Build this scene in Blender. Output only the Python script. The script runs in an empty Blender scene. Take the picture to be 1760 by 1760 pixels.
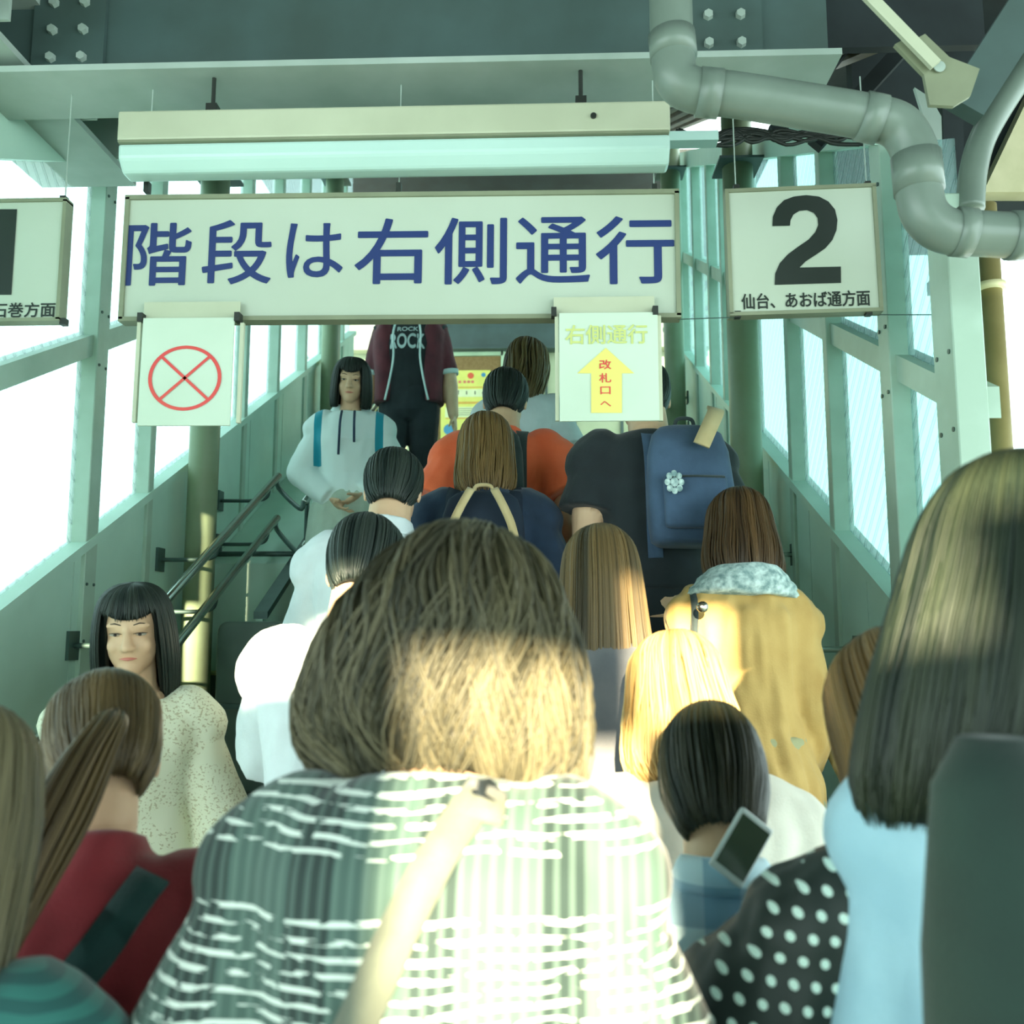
import bpy, bmesh, math, random
from mathutils import Vector, Matrix, noise
from mathutils.bvhtree import BVHTree
random.seed(7)
scene = bpy.context.scene
C = scene.collection
V = Vector
PI = math.pi

# ---------------------------------------------------------------- camera, sky, sun, exposure
F = 1600.0
CAM = V((0, 0, 1.55))
cam_data = bpy.data.cameras.new('camera')
cam_data.sensor_width = 36.0
cam_data.lens = 36.0 * F / 1760.0
cam_data.clip_start = 0.05
cam_data.dof.use_dof = True
cam_data.dof.focus_distance = 3.0
cam_data.dof.aperture_fstop = 4.2
cam = bpy.data.objects.new('camera', cam_data)
C.objects.link(cam)
cam.location = CAM
cam.rotation_euler = (math.radians(90 + 7.2), 0, math.radians(2.0))
scene.camera = cam
CR = cam.rotation_euler.to_matrix()

SKY = (0.80, 1.0, 0.985)
world = bpy.data.worlds.new('world')
scene.world = world
world.use_nodes = True
wn = world.node_tree
wn.nodes.clear()
wo = wn.nodes.new('ShaderNodeOutputWorld')
wb = wn.nodes.new('ShaderNodeBackground')
wb.inputs['Color'].default_value = (*SKY, 1)
wb.inputs['Strength'].default_value = 2.0
wn.links.new(wb.outputs[0], wo.inputs[0])

sun_data = bpy.data.lights.new('sun', 'SUN')
sun_data.energy = 15.0
sun_data.color = (1.0, 0.86, 0.58)
sun_data.angle = math.radians(0.8)
sun = bpy.data.objects.new('sun', sun_data)
C.objects.link(sun)
SUN_EL, SUN_AZ = 12.0, 2.0          # degrees above the horizon; direction it comes from, left of straight behind
sd = V((math.sin(math.radians(SUN_AZ)) * math.cos(math.radians(SUN_EL)), math.cos(math.radians(SUN_AZ)) * math.cos(math.radians(SUN_EL)), -math.sin(math.radians(SUN_EL))))
sun.rotation_euler = sd.to_track_quat('-Z', 'Y').to_euler()

vs = scene.view_settings
vs.view_transform = 'Standard'
vs.look = 'None'
vs.gamma = 1.0
vs.use_curve_mapping = False
vs.exposure = 1.25
try:
    scene.cycles.max_bounces = 8
    scene.cycles.transparent_max_bounces = 8
    scene.cycles.use_denoising = True
except Exception:
    pass

# ---------------------------------------------------------------- helpers
def ray(px, py):
    return CR @ V(((px - 880) / F, (880 - py) / F, -1))
def at(px, py, Y):
    d = ray(px, py)
    return CAM + d * ((Y - CAM.y) / d.y)
def atx(px, py, X):
    d = ray(px, py)
    return CAM + d * ((X - CAM.x) / d.x)

def srgb(r, g, b):
    f = lambda c: (c / 12.92 if c <= 0.04045 else ((c + 0.055) / 1.055) ** 2.4)
    return (f(r / 255), f(g / 255), f(b / 255), 1.0)

_mats = {}
def mat(name, col, rough=0.6, col2=None, scale=8.0, bump=0.0, bscale=40.0, metal=0.0, stretch=None, sheen=0.0, spec=None, contrast=(0.35, 0.65)):
    if name in _mats:
        return _mats[name]
    m = bpy.data.materials.new(name)
    m.use_nodes = True
    nt = m.node_tree
    p = nt.nodes['Principled BSDF']
    p.inputs['Roughness'].default_value = rough
    p.inputs['Metallic'].default_value = metal
    if spec is not None:
        p.inputs['Specular IOR Level'].default_value = spec
    if sheen:
        p.inputs['Sheen Weight'].default_value = sheen
    tc = nt.nodes.new('ShaderNodeTexCoord')
    mp = nt.nodes.new('ShaderNodeMapping')
    nt.links.new(tc.outputs['Object'], mp.inputs[0])
    if stretch:
        mp.inputs['Scale'].default_value = stretch
    nz_ = nt.nodes.new('ShaderNodeTexNoise')
    nz_.inputs['Scale'].default_value = scale
    nz_.inputs['Detail'].default_value = 5
    nt.links.new(mp.outputs[0], nz_.inputs['Vector'])
    cr = nt.nodes.new('ShaderNodeValToRGB')
    c2 = col2 or tuple(min(1, c * 0.86) for c in col[:3]) + (1,)
    cr.color_ramp.elements[0].position = contrast[0]
    cr.color_ramp.elements[1].position = contrast[1]
    cr.color_ramp.elements[0].color = col
    cr.color_ramp.elements[1].color = c2
    nt.links.new(nz_.outputs['Fac'], cr.inputs[0])
    nt.links.new(cr.outputs[0], p.inputs['Base Color'])
    if bump:
        n2 = nt.nodes.new('ShaderNodeTexNoise')
        n2.inputs['Scale'].default_value = bscale
        nt.links.new(mp.outputs[0], n2.inputs['Vector'])
        b = nt.nodes.new('ShaderNodeBump')
        b.inputs['Strength'].default_value = bump
        b.inputs['Distance'].default_value = 0.01
        nt.links.new(n2.outputs['Fac'], b.inputs['Height'])
        nt.links.new(b.outputs[0], p.inputs['Normal'])
    _mats[name] = m
    return m

def link_mesh(name, bm, m, parent=None, smooth=False):
    me = bpy.data.meshes.new(name)
    if name not in ('numeral', 'arrow', 'crossed_circle'):
        bmesh.ops.recalc_face_normals(bm, faces=bm.faces[:])
    bm.to_mesh(me)
    bm.free()
    if smooth:
        for p in me.polygons:
            p.use_smooth = True
    o = bpy.data.objects.new(name, me)
    C.objects.link(o)
    if m:
        me.materials.append(m)
    if parent is not None:
        o.parent = parent
    return o

def thing(name, label, cat, loc=(0, 0, 0), rz=0.0, group=None):
    o = bpy.data.objects.new(name, None)
    o.empty_display_size = 0.1
    C.objects.link(o)
    o.location = loc
    o.rotation_euler = (0, 0, rz)
    o['label'] = label
    o['category'] = cat
    if group:
        o['group'] = group
    return o
def tag(o, label, cat, group=None):
    o['label'] = label
    o['category'] = cat
    if group:
        o['group'] = group
    return o
def structure(o):
    o['kind'] = 'structure'
    return o

def bx(bm, c, s, R=None):
    """box centre c, full size s"""
    M = Matrix.Translation(c) @ (R.to_4x4() if R else Matrix()) @ Matrix.Diagonal((s[0], s[1], s[2], 1))
    return bmesh.ops.create_cube(bm, size=1.0, matrix=M)['verts']
def box_between(bm, p0, p1, w, t, up=V((0, 0, 1))):
    """bar of section w x t from p0 to p1"""
    p0, p1 = V(p0), V(p1)
    d = p1 - p0
    L = d.length
    d.normalize()
    a = d.cross(up)
    if a.length < 1e-4:
        a = V((1, 0, 0))
    a.normalize()
    b = a.cross(d)
    R = Matrix((a, d, b)).transposed()
    bx(bm, (p0 + p1) / 2, (w, L, t), R)
def prism(bm, pts, off):
    """polygon pts (3D) extruded by vector off"""
    off = V(off)
    a = [bm.verts.new(V(p)) for p in pts]
    b = [bm.verts.new(V(p) + off) for p in pts]
    n = len(pts)
    bm.faces.new(a)
    bm.faces.new(list(reversed(b)))
    for i in range(n):
        bm.faces.new((a[i], b[i], b[(i + 1) % n], a[(i + 1) % n]))
def frames(path):
    out = []
    prev = None
    n = len(path)
    for i, p in enumerate(path):
        d = (path[min(i + 1, n - 1)] - path[max(i - 1, 0)])
        if d.length < 1e-9:
            d = V((0, 0, 1))
        d.normalize()
        if prev is None:
            a = d.orthogonal().normalized()
        else:
            a = prev - d * prev.dot(d)
            if a.length < 1e-6:
                a = d.orthogonal()
            a.normalize()
        prev = a
        out.append((a, d.cross(a)))
    return out
def tube(bm, path, r, seg=12, cap=True):
    path = [V(p) for p in path]
    fr = frames(path)
    rr = r if isinstance(r, (list, tuple)) else [r] * len(path)
    rings = []
    for p, (a, b), q in zip(path, fr, rr):
        rings.append([bm.verts.new(p + (a * math.cos(2 * PI * k / seg) + b * math.sin(2 * PI * k / seg)) * q) for k in range(seg)])
    for i in range(len(rings) - 1):
        for k in range(seg):
            bm.faces.new((rings[i][k], rings[i][(k + 1) % seg], rings[i + 1][(k + 1) % seg], rings[i + 1][k]))
    if cap:
        bm.faces.new(list(reversed(rings[0])))
        bm.faces.new(rings[-1])
def curve_pts(pts, n=8):
    pts = [V(p) for p in pts]
    out = []
    for i in range(len(pts) - 1):
        p0 = pts[max(i - 1, 0)]; p1 = pts[i]; p2 = pts[i + 1]; p3 = pts[min(i + 2, len(pts) - 1)]
        for k in range(n):
            t = k / n
            out.append(0.5 * ((2 * p1) + (p2 - p0) * t + (2 * p0 - 5 * p1 + 4 * p2 - p3) * t * t + (3 * p1 - p0 - 3 * p2 + p3) * t ** 3))
    out.append(pts[-1])
    return out
def rounded_poly(pts, r, n=5):
    """2D/3D polygon with rounded corners"""
    pts = [V(p) for p in pts]
    out = []
    N = len(pts)
    for i in range(N):
        p = pts[i]; a = (pts[i - 1] - p); b = (pts[(i + 1) % N] - p)
        ra = min(r, a.length * .45, b.length * .45)
        A = p + a.normalized() * ra; B = p + b.normalized() * ra
        for k in range(n + 1):
            t = k / n
            out.append(A * (1 - t) ** 2 + p * 2 * t * (1 - t) + B * t * t)
    return out
def bevel(o, w=0.004, seg=2):
    m = o.modifiers.new('bevel', 'BEVEL')
    m.width = w
    m.segments = seg
    m.limit_method = 'ANGLE'
    return o

def text_mesh(body, bold=0.0):
    c = bpy.data.curves.new('text', 'FONT')
    c.body = body
    c.offset = bold
    c.resolution_u = 4
    o = bpy.data.objects.new('text', c)
    C.objects.link(o)
    bpy.context.view_layer.update()
    me = bpy.data.meshes.new_from_object(o.evaluated_get(bpy.context.evaluated_depsgraph_get()))
    bpy.data.objects.remove(o)
    bpy.data.curves.remove(c)
    return me
def lettering(name, body, x0, x1, z0, z1, y, m, parent, bold=0.0):
    """text filling the box x0..x1, z0..z1 in the parent's local XZ plane, facing -Y"""
    me = text_mesh(body, 0.0)
    xs = [v.co.x for v in me.vertices]; ys = [v.co.y for v in me.vertices]
    ax, bx_ = min(xs), max(xs); ay, by = min(ys), max(ys)
    for v in me.vertices:
        v.co = V((x0 + (v.co.x - ax) / (bx_ - ax) * (x1 - x0), y, z0 + (v.co.y - ay) / (by - ay) * (z1 - z0)))
    if bold:
        bmx = bmesh.new()
        e = bold * (z1 - z0) * 1.0
        for i, (dx, dz) in enumerate(((0, 0), (e, 0), (-e, 0), (0, e), (0, -e), (e * .7, e * .7), (-e * .7, e * .7), (e * .7, -e * .7), (-e * .7, -e * .7))):
            n0 = len(bmx.verts)
            bmx.from_mesh(me)
            bmx.verts.ensure_lookup_table()
            for v in bmx.verts[n0:]:
                v.co += V((dx, -i * .00005, dz))
        bmx.to_mesh(me)
        bmx.free()
    me.name = name
    o = bpy.data.objects.new(name, me)
    C.objects.link(o)
    me.materials.clear()
    me.materials.append(m)
    o.parent = parent
    return o

from mathutils.geometry import tessellate_polygon
def flat_poly(bm, pts):
    vs_ = [bm.verts.new(p) for p in pts]
    for t in tessellate_polygon([pts]):
        a, b, c = [vs_[i] for i in t]
        n_ = (b.co - a.co).cross(c.co - a.co)
        bm.faces.new((a, b, c) if n_.y < 0 else (a, c, b))
# ---------------------------------------------------------------- layout numbers
XL, XR = -1.64, 1.04        # inner faces of the side walls
Y0 = 2.06                   # first riser
TR, RI, NST = 0.30, 0.15, 20
YTOP = Y0 + TR * (NST - 1)
ZTOP = RI * NST
def step_height(Y):
    if Y < Y0:
        return 0.0
    return RI * min(NST, int((Y - Y0) / TR) + 1)
def nz(Y, s=0.0):
    """height s above the line of the nosings"""
    return 0.5 * Y - 0.88 + s

# ---------------------------------------------------------------- materials of the place
M_wall = mat('painted_steel_panel', srgb(196, 226, 210), 0.5, srgb(184, 214, 198), 3.0, 0.08, 25)
M_post = mat('painted_steel_post', srgb(180, 204, 188), 0.45, srgb(164, 188, 170), 5.0, 0.05, 30)
M_col = mat('painted_column', srgb(140, 158, 130), 0.45, srgb(126, 140, 108), 3.0, 0.05, 30)
M_beam = mat('beam_paint', srgb(76, 98, 96), 0.6, srgb(68, 86, 82), 4.0, 0.1, 20)
M_flange = mat('flange_paint', srgb(178, 192, 184), 0.6, srgb(160, 176, 166), 4.0, 0.05, 20)  # pale steel; on the beam's bottom flange the light is put into the colour
M_dark = mat('dark_roof_steel', srgb(36, 46, 48), 0.8, srgb(26, 34, 36), 5.0)
M_pipe = mat('grey_drain_pipe', srgb(120, 134, 124), 0.32, srgb(108, 122, 112), 6.0)
M_cream = mat('cream_enamel', srgb(200, 204, 178), 0.45, srgb(188, 192, 166), 4.0)
M_white = mat('white_acrylic', srgb(196, 206, 190), 0.35, srgb(188, 198, 180), 2.0)
M_frame = mat('sign_edge', srgb(140, 146, 120), 0.5)
M_clip = mat('black_clip', srgb(40, 45, 40), 0.5)
M_navy = mat('navy_lettering', srgb(30, 52, 110), 0.5, srgb(30, 52, 110))
M_black = mat('black_lettering', srgb(30, 40, 34), 0.5, srgb(30, 40, 34))
M_red = mat('red_print', srgb(225, 70, 70), 0.5, srgb(225, 80, 70))
M_yel = mat('yellow_print', srgb(236, 222, 120), 0.5, srgb(236, 222, 120))
M_ygr = mat('yellow_green_print', srgb(205, 212, 130), 0.5, srgb(205, 212, 130))
M_paper = mat('white_card', srgb(210, 224, 206), 0.5, srgb(200, 216, 196), 3.0)
M_steel = mat('stainless_steel', srgb(200, 205, 200), 0.22, srgb(190, 196, 190), 6.0, metal=1.0)
M_bracket = mat('dark_bracket_steel', srgb(80, 104, 98), 0.4, srgb(62, 84, 80), 6.0, metal=0.3)
M_step = mat('stair_concrete', srgb(88, 110, 96), 0.8, srgb(70, 92, 78), 14.0, 0.2, 60)
M_nose = mat('stair_nosing_strip', srgb(178, 184, 130), 0.6, srgb(160, 168, 116), 20.0)
M_floor = mat('platform_asphalt', srgb(130, 140, 128), 0.85, srgb(112, 122, 110), 20.0, 0.2, 60)
M_brown = mat('brown_corkboard', srgb(140, 118, 74), 0.8, srgb(128, 104, 62), 40.0)
M_corr = mat('corrugated_roof', srgb(84, 76, 58), 0.7, srgb(56, 58, 46), 6.0)
M_outpole = mat('cream_painted_pole', srgb(236, 226, 180), 0.5, srgb(222, 210, 160), 5.0)

def mk_pane(nm, tint, lf):
    """wired frosted pane: lets the sky through, diffuses part of it, with a thin slanted wire pattern"""
    m = bpy.data.materials.new(nm)
    m.use_nodes = True
    nt = m.node_tree
    nt.nodes.clear()
    out = nt.nodes.new('ShaderNodeOutputMaterial')
    tr = nt.nodes.new('ShaderNodeBsdfTransparent')
    tl = nt.nodes.new('ShaderNodeBsdfTranslucent')
    df = nt.nodes.new('ShaderNodeBsdfDiffuse')
    tr.inputs[0].default_value = tint
    tl.inputs[0].default_value = (0.7, 0.8, 0.8, 1)
    df.inputs[0].default_value = srgb(120, 160, 160)
    mx = nt.nodes.new('ShaderNodeMixShader')
    mx.inputs[0].default_value = 0.18
    m2 = nt.nodes.new('ShaderNodeMixShader')
    tc = nt.nodes.new('ShaderNodeTexCoord')
    sx = nt.nodes.new('ShaderNodeSeparateXYZ')
    nt.links.new(tc.outputs['Object'], sx.inputs[0])
    def math_(op, a, b=None):
        n = nt.nodes.new('ShaderNodeMath')
        n.operation = op
        for i, q in enumerate((a, b)):
            if q is None:
                continue
            if isinstance(q, (int, float)):
                n.inputs[i].default_value = q
            else:
                nt.links.new(q, n.inputs[i])
        return n.outputs[0]
    s = math_('ADD', math_('MULTIPLY', sx.outputs['Y'], 1.0), sx.outputs['Z'])
    w = math_('FRACT', math_('MULTIPLY', s, 13.0))
    line = math_('LESS_THAN', w, 0.16)
    fac = math_('MULTIPLY', line, lf)
    nt.links.new(tr.outputs[0], mx.inputs[1])
    nt.links.new(tl.outputs[0], mx.inputs[2])
    nt.links.new(fac, m2.inputs[0])
    nt.links.new(mx.outputs[0], m2.inputs[1])
    nt.links.new(df.outputs[0], m2.inputs[2])
    nt.links.new(m2.outputs[0], out.inputs[0])
    return m
M_pane = mk_pane('wired_frosted_pane', (.62, .70, .70, 1), .22)
M_pane2 = mk_pane('wired_frosted_pane_blue', (.46, .62, .61, 1), .3)

# ---------------------------------------------------------------- floor, stairs, landing
bm = bmesh.new()
bx(bm, (0, -1.0, -0.1), (12, 6.12, 0.2))
structure(link_mesh('floor', bm, M_floor))
bm = bmesh.new()
bx(bm, (0, 7, -0.35), (16, 10, 0.2))
g = link_mesh('track_ballast', bm, mat('grey_ballast', srgb(190, 196, 186), 0.9, srgb(150, 156, 146), 40.0, 0.4, 60))
tag(g, 'pale grey ground outside, far below the stair windows', 'ground')
g['kind'] = 'structure'
g.name = 'floor_outside'

st = thing('staircase', 'wide grey concrete staircase rising to the upper landing between green walls', 'staircase', (0, Y0, 0))
bm = bmesh.new()
pts = [V((0, 0, 0))]
for k in range(NST):
    pts.append(V((0, TR * k, RI * (k + 1))))
    if k < NST - 1:
        pts.append(V((0, TR * (k + 1), RI * (k + 1))))
pts += [V((0, YTOP - Y0, ZTOP - .35))]
pts += [V((0, .7, 0))]
prism(bm, [p + V((XL, 0, 0)) for p in pts], (XR - XL, 0, 0))
link_mesh('flight', bm, M_step, st)
for k in range(NST):
    bm = bmesh.new()
    bx(bm, ((XL + XR) / 2, TR * k + .014, RI * (k + 1) - .006), (XR - XL - .02, .045, .02))
    bevel(link_mesh('nosing', bm, M_nose, st), .004, 1)
bm = bmesh.new()
bx(bm, (0, (YTOP + 10.7) / 2, ZTOP - .15), (4.4, 10.7 - YTOP, .3))
o = structure(link_mesh('floor_landing', bm, M_step))

# ---------------------------------------------------------------- side walls with windows
S_SILL, S_TOP, S_MID = 1.10, 2.54, 1.84
def side_wall(side, X, sgn, ys, ystart, posts_w):
    """sgn: +1 the wall body lies towards +X of X"""
    t = .05
    root = structure(link_mesh('wall_' + side, (lambda b: (prism(b, [V((X + sgn * .05, ystart, 0)), V((X + sgn * .05, ystart, nz(ystart, S_SILL))), V((X + sgn * .05, YTOP, nz(YTOP, S_SILL))), V((X + sgn * .05, YTOP, nz(YTOP, -.45))), V((X + sgn * .05, 2.2, 0))], (sgn * .04, 0, 0)), b)[1])(bmesh.new()), M_wall))
    # cladding panels with open joints
    edges = [ystart] + [ystart + .75 + .62 * i for i in range(30)]
    edges = [e for e in edges if e < YTOP - .2] + [YTOP]
    for a, b in zip(edges[:-1], edges[1:]):
        bm = bmesh.new()
        g_ = .004
        zb = lambda y: max(0.0, nz(y, -.3))
        prism(bm, [V((X, a + g_, zb(a))), V((X, a + g_, nz(a, S_SILL - .015))), V((X, b - g_, nz(b, S_SILL - .015))), V((X, b - g_, zb(b)))], (sgn * .045, 0, 0))
        link_mesh('cladding_panel', bm, M_wall, root)
    # sill cap, mid rail, head beam
    for nm, s0, s1, dx in (('sill_cap', S_SILL - .015, S_SILL + .02, -.02), ('mid_rail', S_MID - .04, S_MID + .04, .003), ('head_beam', S_TOP, S_TOP + .3, -.031)):
        bm = bmesh.new()
        a, b = ystart, YTOP
        if sgn > 0 and nm == 'head_beam':
            a, s1 = 2.72, S_TOP + .12
        prism(bm, [V((X + sgn * dx, a, nz(a, s0))), V((X + sgn * dx, a, nz(a, s1))), V((X + sgn * dx, b, nz(b, s1))), V((X + sgn * dx, b, nz(b, s0)))], (sgn * .09, 0, 0))
        link_mesh(nm, bm, M_wall if nm != 'mid_rail' else M_post, root)
    for y, w in zip(ys, posts_w):
        bm = bmesh.new()
        h0_, h1_ = nz(y, .15) if w < .07 else nz(y, -.2), nz(y, S_TOP + .05 if w < .11 else 2.36)
        bx(bm, (X + sgn * .022, y, (max(0, h0_) + h1_) / 2), (.066 + w * .1, w, h1_ - max(0, h0_)))
        p = link_mesh('window_post', bm, M_post, root)
        bevel(p, .003, 1)
        if w > .07:
            bm = bmesh.new()
            for zz in (nz(y, .75), nz(y, .95), nz(y, 1.75), nz(y, 1.95), nz(y, 2.4)):
                for s_ in (-1, 1):
                    bmesh.ops.create_cone(bm, cap_ends=True, segments=8, radius1=.007, radius2=.005, depth=.008, matrix=Matrix.Translation((X - sgn * .016, y + s_ * w * .3, zz)) @ Matrix.Rotation(PI / 2, 4, 'Y'))
            link_mesh('bolts', bm, M_bracket, p)
    return root
lw_posts = [2.45, 3.28, 3.76, 4.36, 4.93, 5.52, 6.15, 6.75, 7.30]
rw_posts = [2.352, 2.76, 3.34, 3.87, 4.60, 5.22, 5.62, 6.16, 6.72, 7.30]
wl = side_wall('left', XL, -1, lw_posts, 1.2, [.09, .085, .05, .05, .05, .05, .05, .05, .05])
wr = side_wall('right', XR, 1, rw_posts, 2.30, [.12, .085, .05, .05, .05, .05, .05, .05, .05, .05])
nwin = 0
def panes(X, sgn, ys, ystart):
    global nwin
    ee = [ystart] + ys + [YTOP]
    for a, b in zip(ee[:-1], ee[1:]):
        if b - a < .12:
            continue
        nwin += 1
        bm = bmesh.new()
        prism(bm, [V((X + sgn * .04, a, nz(a, S_SILL))), V((X + sgn * .04, a, nz(a, S_TOP))), V((X + sgn * .04, b, nz(b, S_TOP))), V((X + sgn * .04, b, nz(b, S_SILL)))], (sgn * .006, 0, 0))
        structure(link_mesh('window_%d' % nwin, bm, M_pane if sgn < 0 else M_pane2))
panes(XL, -1, lw_posts, 1.2)
panes(XR, 1, rw_posts, 2.42)

# round columns standing against the walls
def column(x, y, label, r=.066):
    z0 = step_height(y)
    t = thing('round_column', label, 'column', (x, y, z0), group=None)
    bm = bmesh.new()
    tube(bm, [(0, 0, 0), (0, 0, nz(y, 2.75) - z0)], r, 28)
    link_mesh('shaft', bm, M_col, t, True)
    bm = bmesh.new()
    tube(bm, [(0, 0, 0), (0, 0, .05)], r + .02, 28)
    link_mesh('base_collar', bm, M_col, t, True)
    bm = bmesh.new()
    bx(bm, (0, 0, nz(y, 2.5) - z0), (.2, .2, .012))
    link_mesh('cap_plate', bm, M_beam, t)
column(-1.535, 4.09, 'grey-green round column by the left wall, below the crossed-circle card')
column(-1.535, 6.47, 'grey-green round column up the left wall, behind the man in the maroon cardigan')
column(.905, 4.13, 'grey-green round column by the right wall, below the number 2 sign', .07)
column(.905, 6.30, 'grey-green round column further up the right wall, behind the arrow card', .07)

# stair roof: sloped corrugated ceiling with purlins
bm = bmesh.new()
n = 54
for i in range(n):
    x0 = XL - .1 + (XR - XL + .2) * i / n
    x1 = XL - .1 + (XR - XL + .2) * (i + 1) / n
    dz = .03 if i % 2 else 0
    prism(bm, [V((x0, 2.6, nz(2.6, 2.86) + dz)), V((x1, 2.6, nz(2.6, 2.86) + dz)), V((x1, 2.6, nz(2.6, 2.90) + dz)), V((x0, 2.6, nz(2.6, 2.90) + dz))], (0, YTOP - 2.6 + .4, .5 * (YTOP - 2.6 + .4)))
structure(link_mesh('ceiling', bm, M_corr))

# landing hall at the top
bm = bmesh.new()
bx(bm, (-.3, 10.6, 4.4), (4.6, .1, 2.9))
structure(link_mesh('wall_back', bm, mat('landing_wall_board', srgb(196, 208, 172), 0.6, srgb(184, 198, 162), 5.0)))
for i, x in enumerate((-1.95, -1.32, -.69, -.33, .03, .36, .9, 1.5)):
    bm = bmesh.new()
    bx(bm, (x, 10.53, 4.3), (.03, .03, 2.6))
    structure(link_mesh('trim_%d' % (i + 1), bm, M_beam))
for sx, nm in ((-2.25, 'wall_landing_left'), (1.75, 'wall_landing_right')):
    bm = bmesh.new()
    bx(bm, (sx, 9.3, 3.55), (.08, 2.7, 1.1))
    structure(link_mesh(nm, bm, M_wall))
bm = bmesh.new()
bx(bm, (-.3, 9.4, 5.72), (4.6, 3.2, .08))
structure(link_mesh('ceiling_landing', bm, M_dark))
bm = bmesh.new()
bx(bm, (-.3, 10.42, 4.93), (4.4, .1, .34))
for zz in (4.75, 5.11):
    bx(bm, (-.3, 10.40, zz), (4.4, .18, .02))
tag(link_mesh('landing_beam', bm, M_beam), 'grey-green steel beam across the landing wall above the noticeboard', 'beam')
bm = bmesh.new()
for i in range(26):
    x = -2.3 + i * .16
    box_between(bm, (x, 10.15, 5.13), (x + (.16 if i % 2 else -.0), 10.15, 5.42), .02, .02)
bx(bm, (-.3, 10.15, 5.13), (4.3, .05, .04)); bx(bm, (-.3, 10.15, 5.42), (4.3, .05, .04))
tag(link_mesh('roof_truss', bm, M_dark), 'dark lattice truss under the landing roof, top of the stairs', 'truss')

# noticeboard with poster
Yb = 10.46
a = at(748, 770, Yb); b = at(865, 608, Yb)
nb = thing('noticeboard', 'brown noticeboard in a pale frame on the wall at the top of the stairs', 'noticeboard', ((a.x + b.x) / 2, Yb, a.z))
w, h = b.x - a.x, b.z - a.z
bm = bmesh.new(); bx(bm, (0, 0, h / 2), (w - .06, .02, h - .06)); link_mesh('cork_panel', bm, M_brown, nb)
for (cx, cz, sx, sz) in ((-w / 2, h / 2, .05, h + .05), (w / 2, h / 2, .05, h + .05), (0, 0, w, .05), (0, h, w, .05)):
    bm = bmesh.new(); bx(bm, (cx, -.005, cz), (sx, .04, sz)); link_mesh('frame_bar', bm, mat('pale_board_frame', srgb(196, 226, 190), .5), nb)
a = at(757, 755, Yb - .02); b = at(843, 636, Yb - .02)
ps = thing('poster', 'yellow printed poster with blue and red spots pinned to the brown noticeboard', 'poster', ((a.x + b.x) / 2, Yb - .018, a.z))
w, h = b.x - a.x, b.z - a.z
bm = bmesh.new(); bx(bm, (0, 0, h / 2), (w, .004, h)); link_mesh('sheet', bm, mat('poster_yellow', srgb(226, 228, 120), .5, srgb(216, 220, 110)), ps)
def disc(bm, x, z, r, y=-.004, n=18):
    prism(bm, [V((x + r * math.cos(2 * PI * k / n), y, z + r * math.sin(2 * PI * k / n))) for k in range(n)], (0, .002, 0))
for q_ in ((-.33 * w, .89 * h, .10 * w), (.36 * w, .93 * h, .045 * w), (-.33 * w, .14 * h, .11 * w)):
    bm = bmesh.new(); disc(bm, *q_); link_mesh('blue_spot', bm, mat('poster_blue', srgb(70, 150, 190), .5), ps)
bm = bmesh.new(); disc(bm, .1 * w, .92 * h, .065 * w)
link_mesh('red_spot', bm, mat('poster_red', srgb(225, 100, 70), .5), ps)
for x_ in (-.12, -.02, .06, .14):
    bm = bmesh.new(); bx(bm, (x_ * w, -.004, .83 * h), (.05 * w, .003, .035 * h)); link_mesh('pink_heading', bm, mat('poster_pink', srgb(225, 120, 110), .5), ps)
bm = bmesh.new(); bx(bm, (0, -.003, .665 * h), (.8 * w, .003, .11 * h)); bx(bm, (0, -.003, .39 * h), (.82 * w, .003, .15 * h))
link_mesh('pale_boxes', bm, mat('poster_pale', srgb(228, 240, 190), .5), ps)
bm = bmesh.new(); bx(bm, (0, -.004, .75 * h), (.8 * w, .003, .014 * h)); bx(bm, (0, -.004, .525 * h), (.85 * w, .003, .03 * h)); bx(bm, (0, -.004, .30 * h), (.8 * w, .003, .014 * h))
link_mesh('orange_bands', bm, mat('poster_orange', srgb(222, 176, 80), .5), ps)
M_ink = mat('poster_ink', srgb(60, 80, 60), .5)
for q_ in ((-.32 * w, .665 * h, .028 * w), (.36 * w, .665 * h, .028 * w), (.27 * w, .45 * h, .035 * w)):
    bm = bmesh.new(); disc(bm, *q_, -.006); link_mesh('dark_spot', bm, M_ink, ps)
for x_, z_, sx_, sz_ in ((-.15, .67, .02, .05), (.02, .67, .02, .05), (.19, .67, .02, .05), (-.165, .697, .06, .014)) + tuple((-.1, .35 + .03 * k, .5, .006) for k in range(4)):
    bm = bmesh.new(); bx(bm, (x_ * w, -.006, z_ * h), (sx_ * w, .002, sz_ * h)); link_mesh('printed_stroke', bm, M_ink, ps)

# ---------------------------------------------------------------- handrails
def rail(x, y0, y1, s, parent, r=.019):
    bm = bmesh.new()
    tube(bm, [(x, y0 - .0, nz(y0, s)), (x, y1, nz(y1, s))], r, 14)
    return link_mesh('rail', bm, M_steel, parent, True)
hr = thing('handrail', 'stainless double handrail on the lower left, by the woman in the cream cardigan', 'handrail')
rail(-1.385, 1.9, 4.75, .85, hr); rail(-1.385, 1.9, 4.75, .63, hr)
for y in (2.5, 3.2, 3.9, 4.6):
    for s in (.85, .63):
        bm = bmesh.new()
        tube(bm, curve_pts([(-1.385, y, nz(y, s) - .02), (-1.40, y, nz(y, s) - .06), (-1.46, y, nz(y, s) - .075), (XL + .005, y, nz(y, s) - .075)], 5), .009, 8)
        link_mesh('bracket', bm, M_bracket, hr, True)
        bm = bmesh.new()
        bx(bm, (XL - .0 + .006, y, nz(y, s) - .075), (.012, .07, .1))
        link_mesh('wall_plate', bm, M_bracket, hr)
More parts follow.
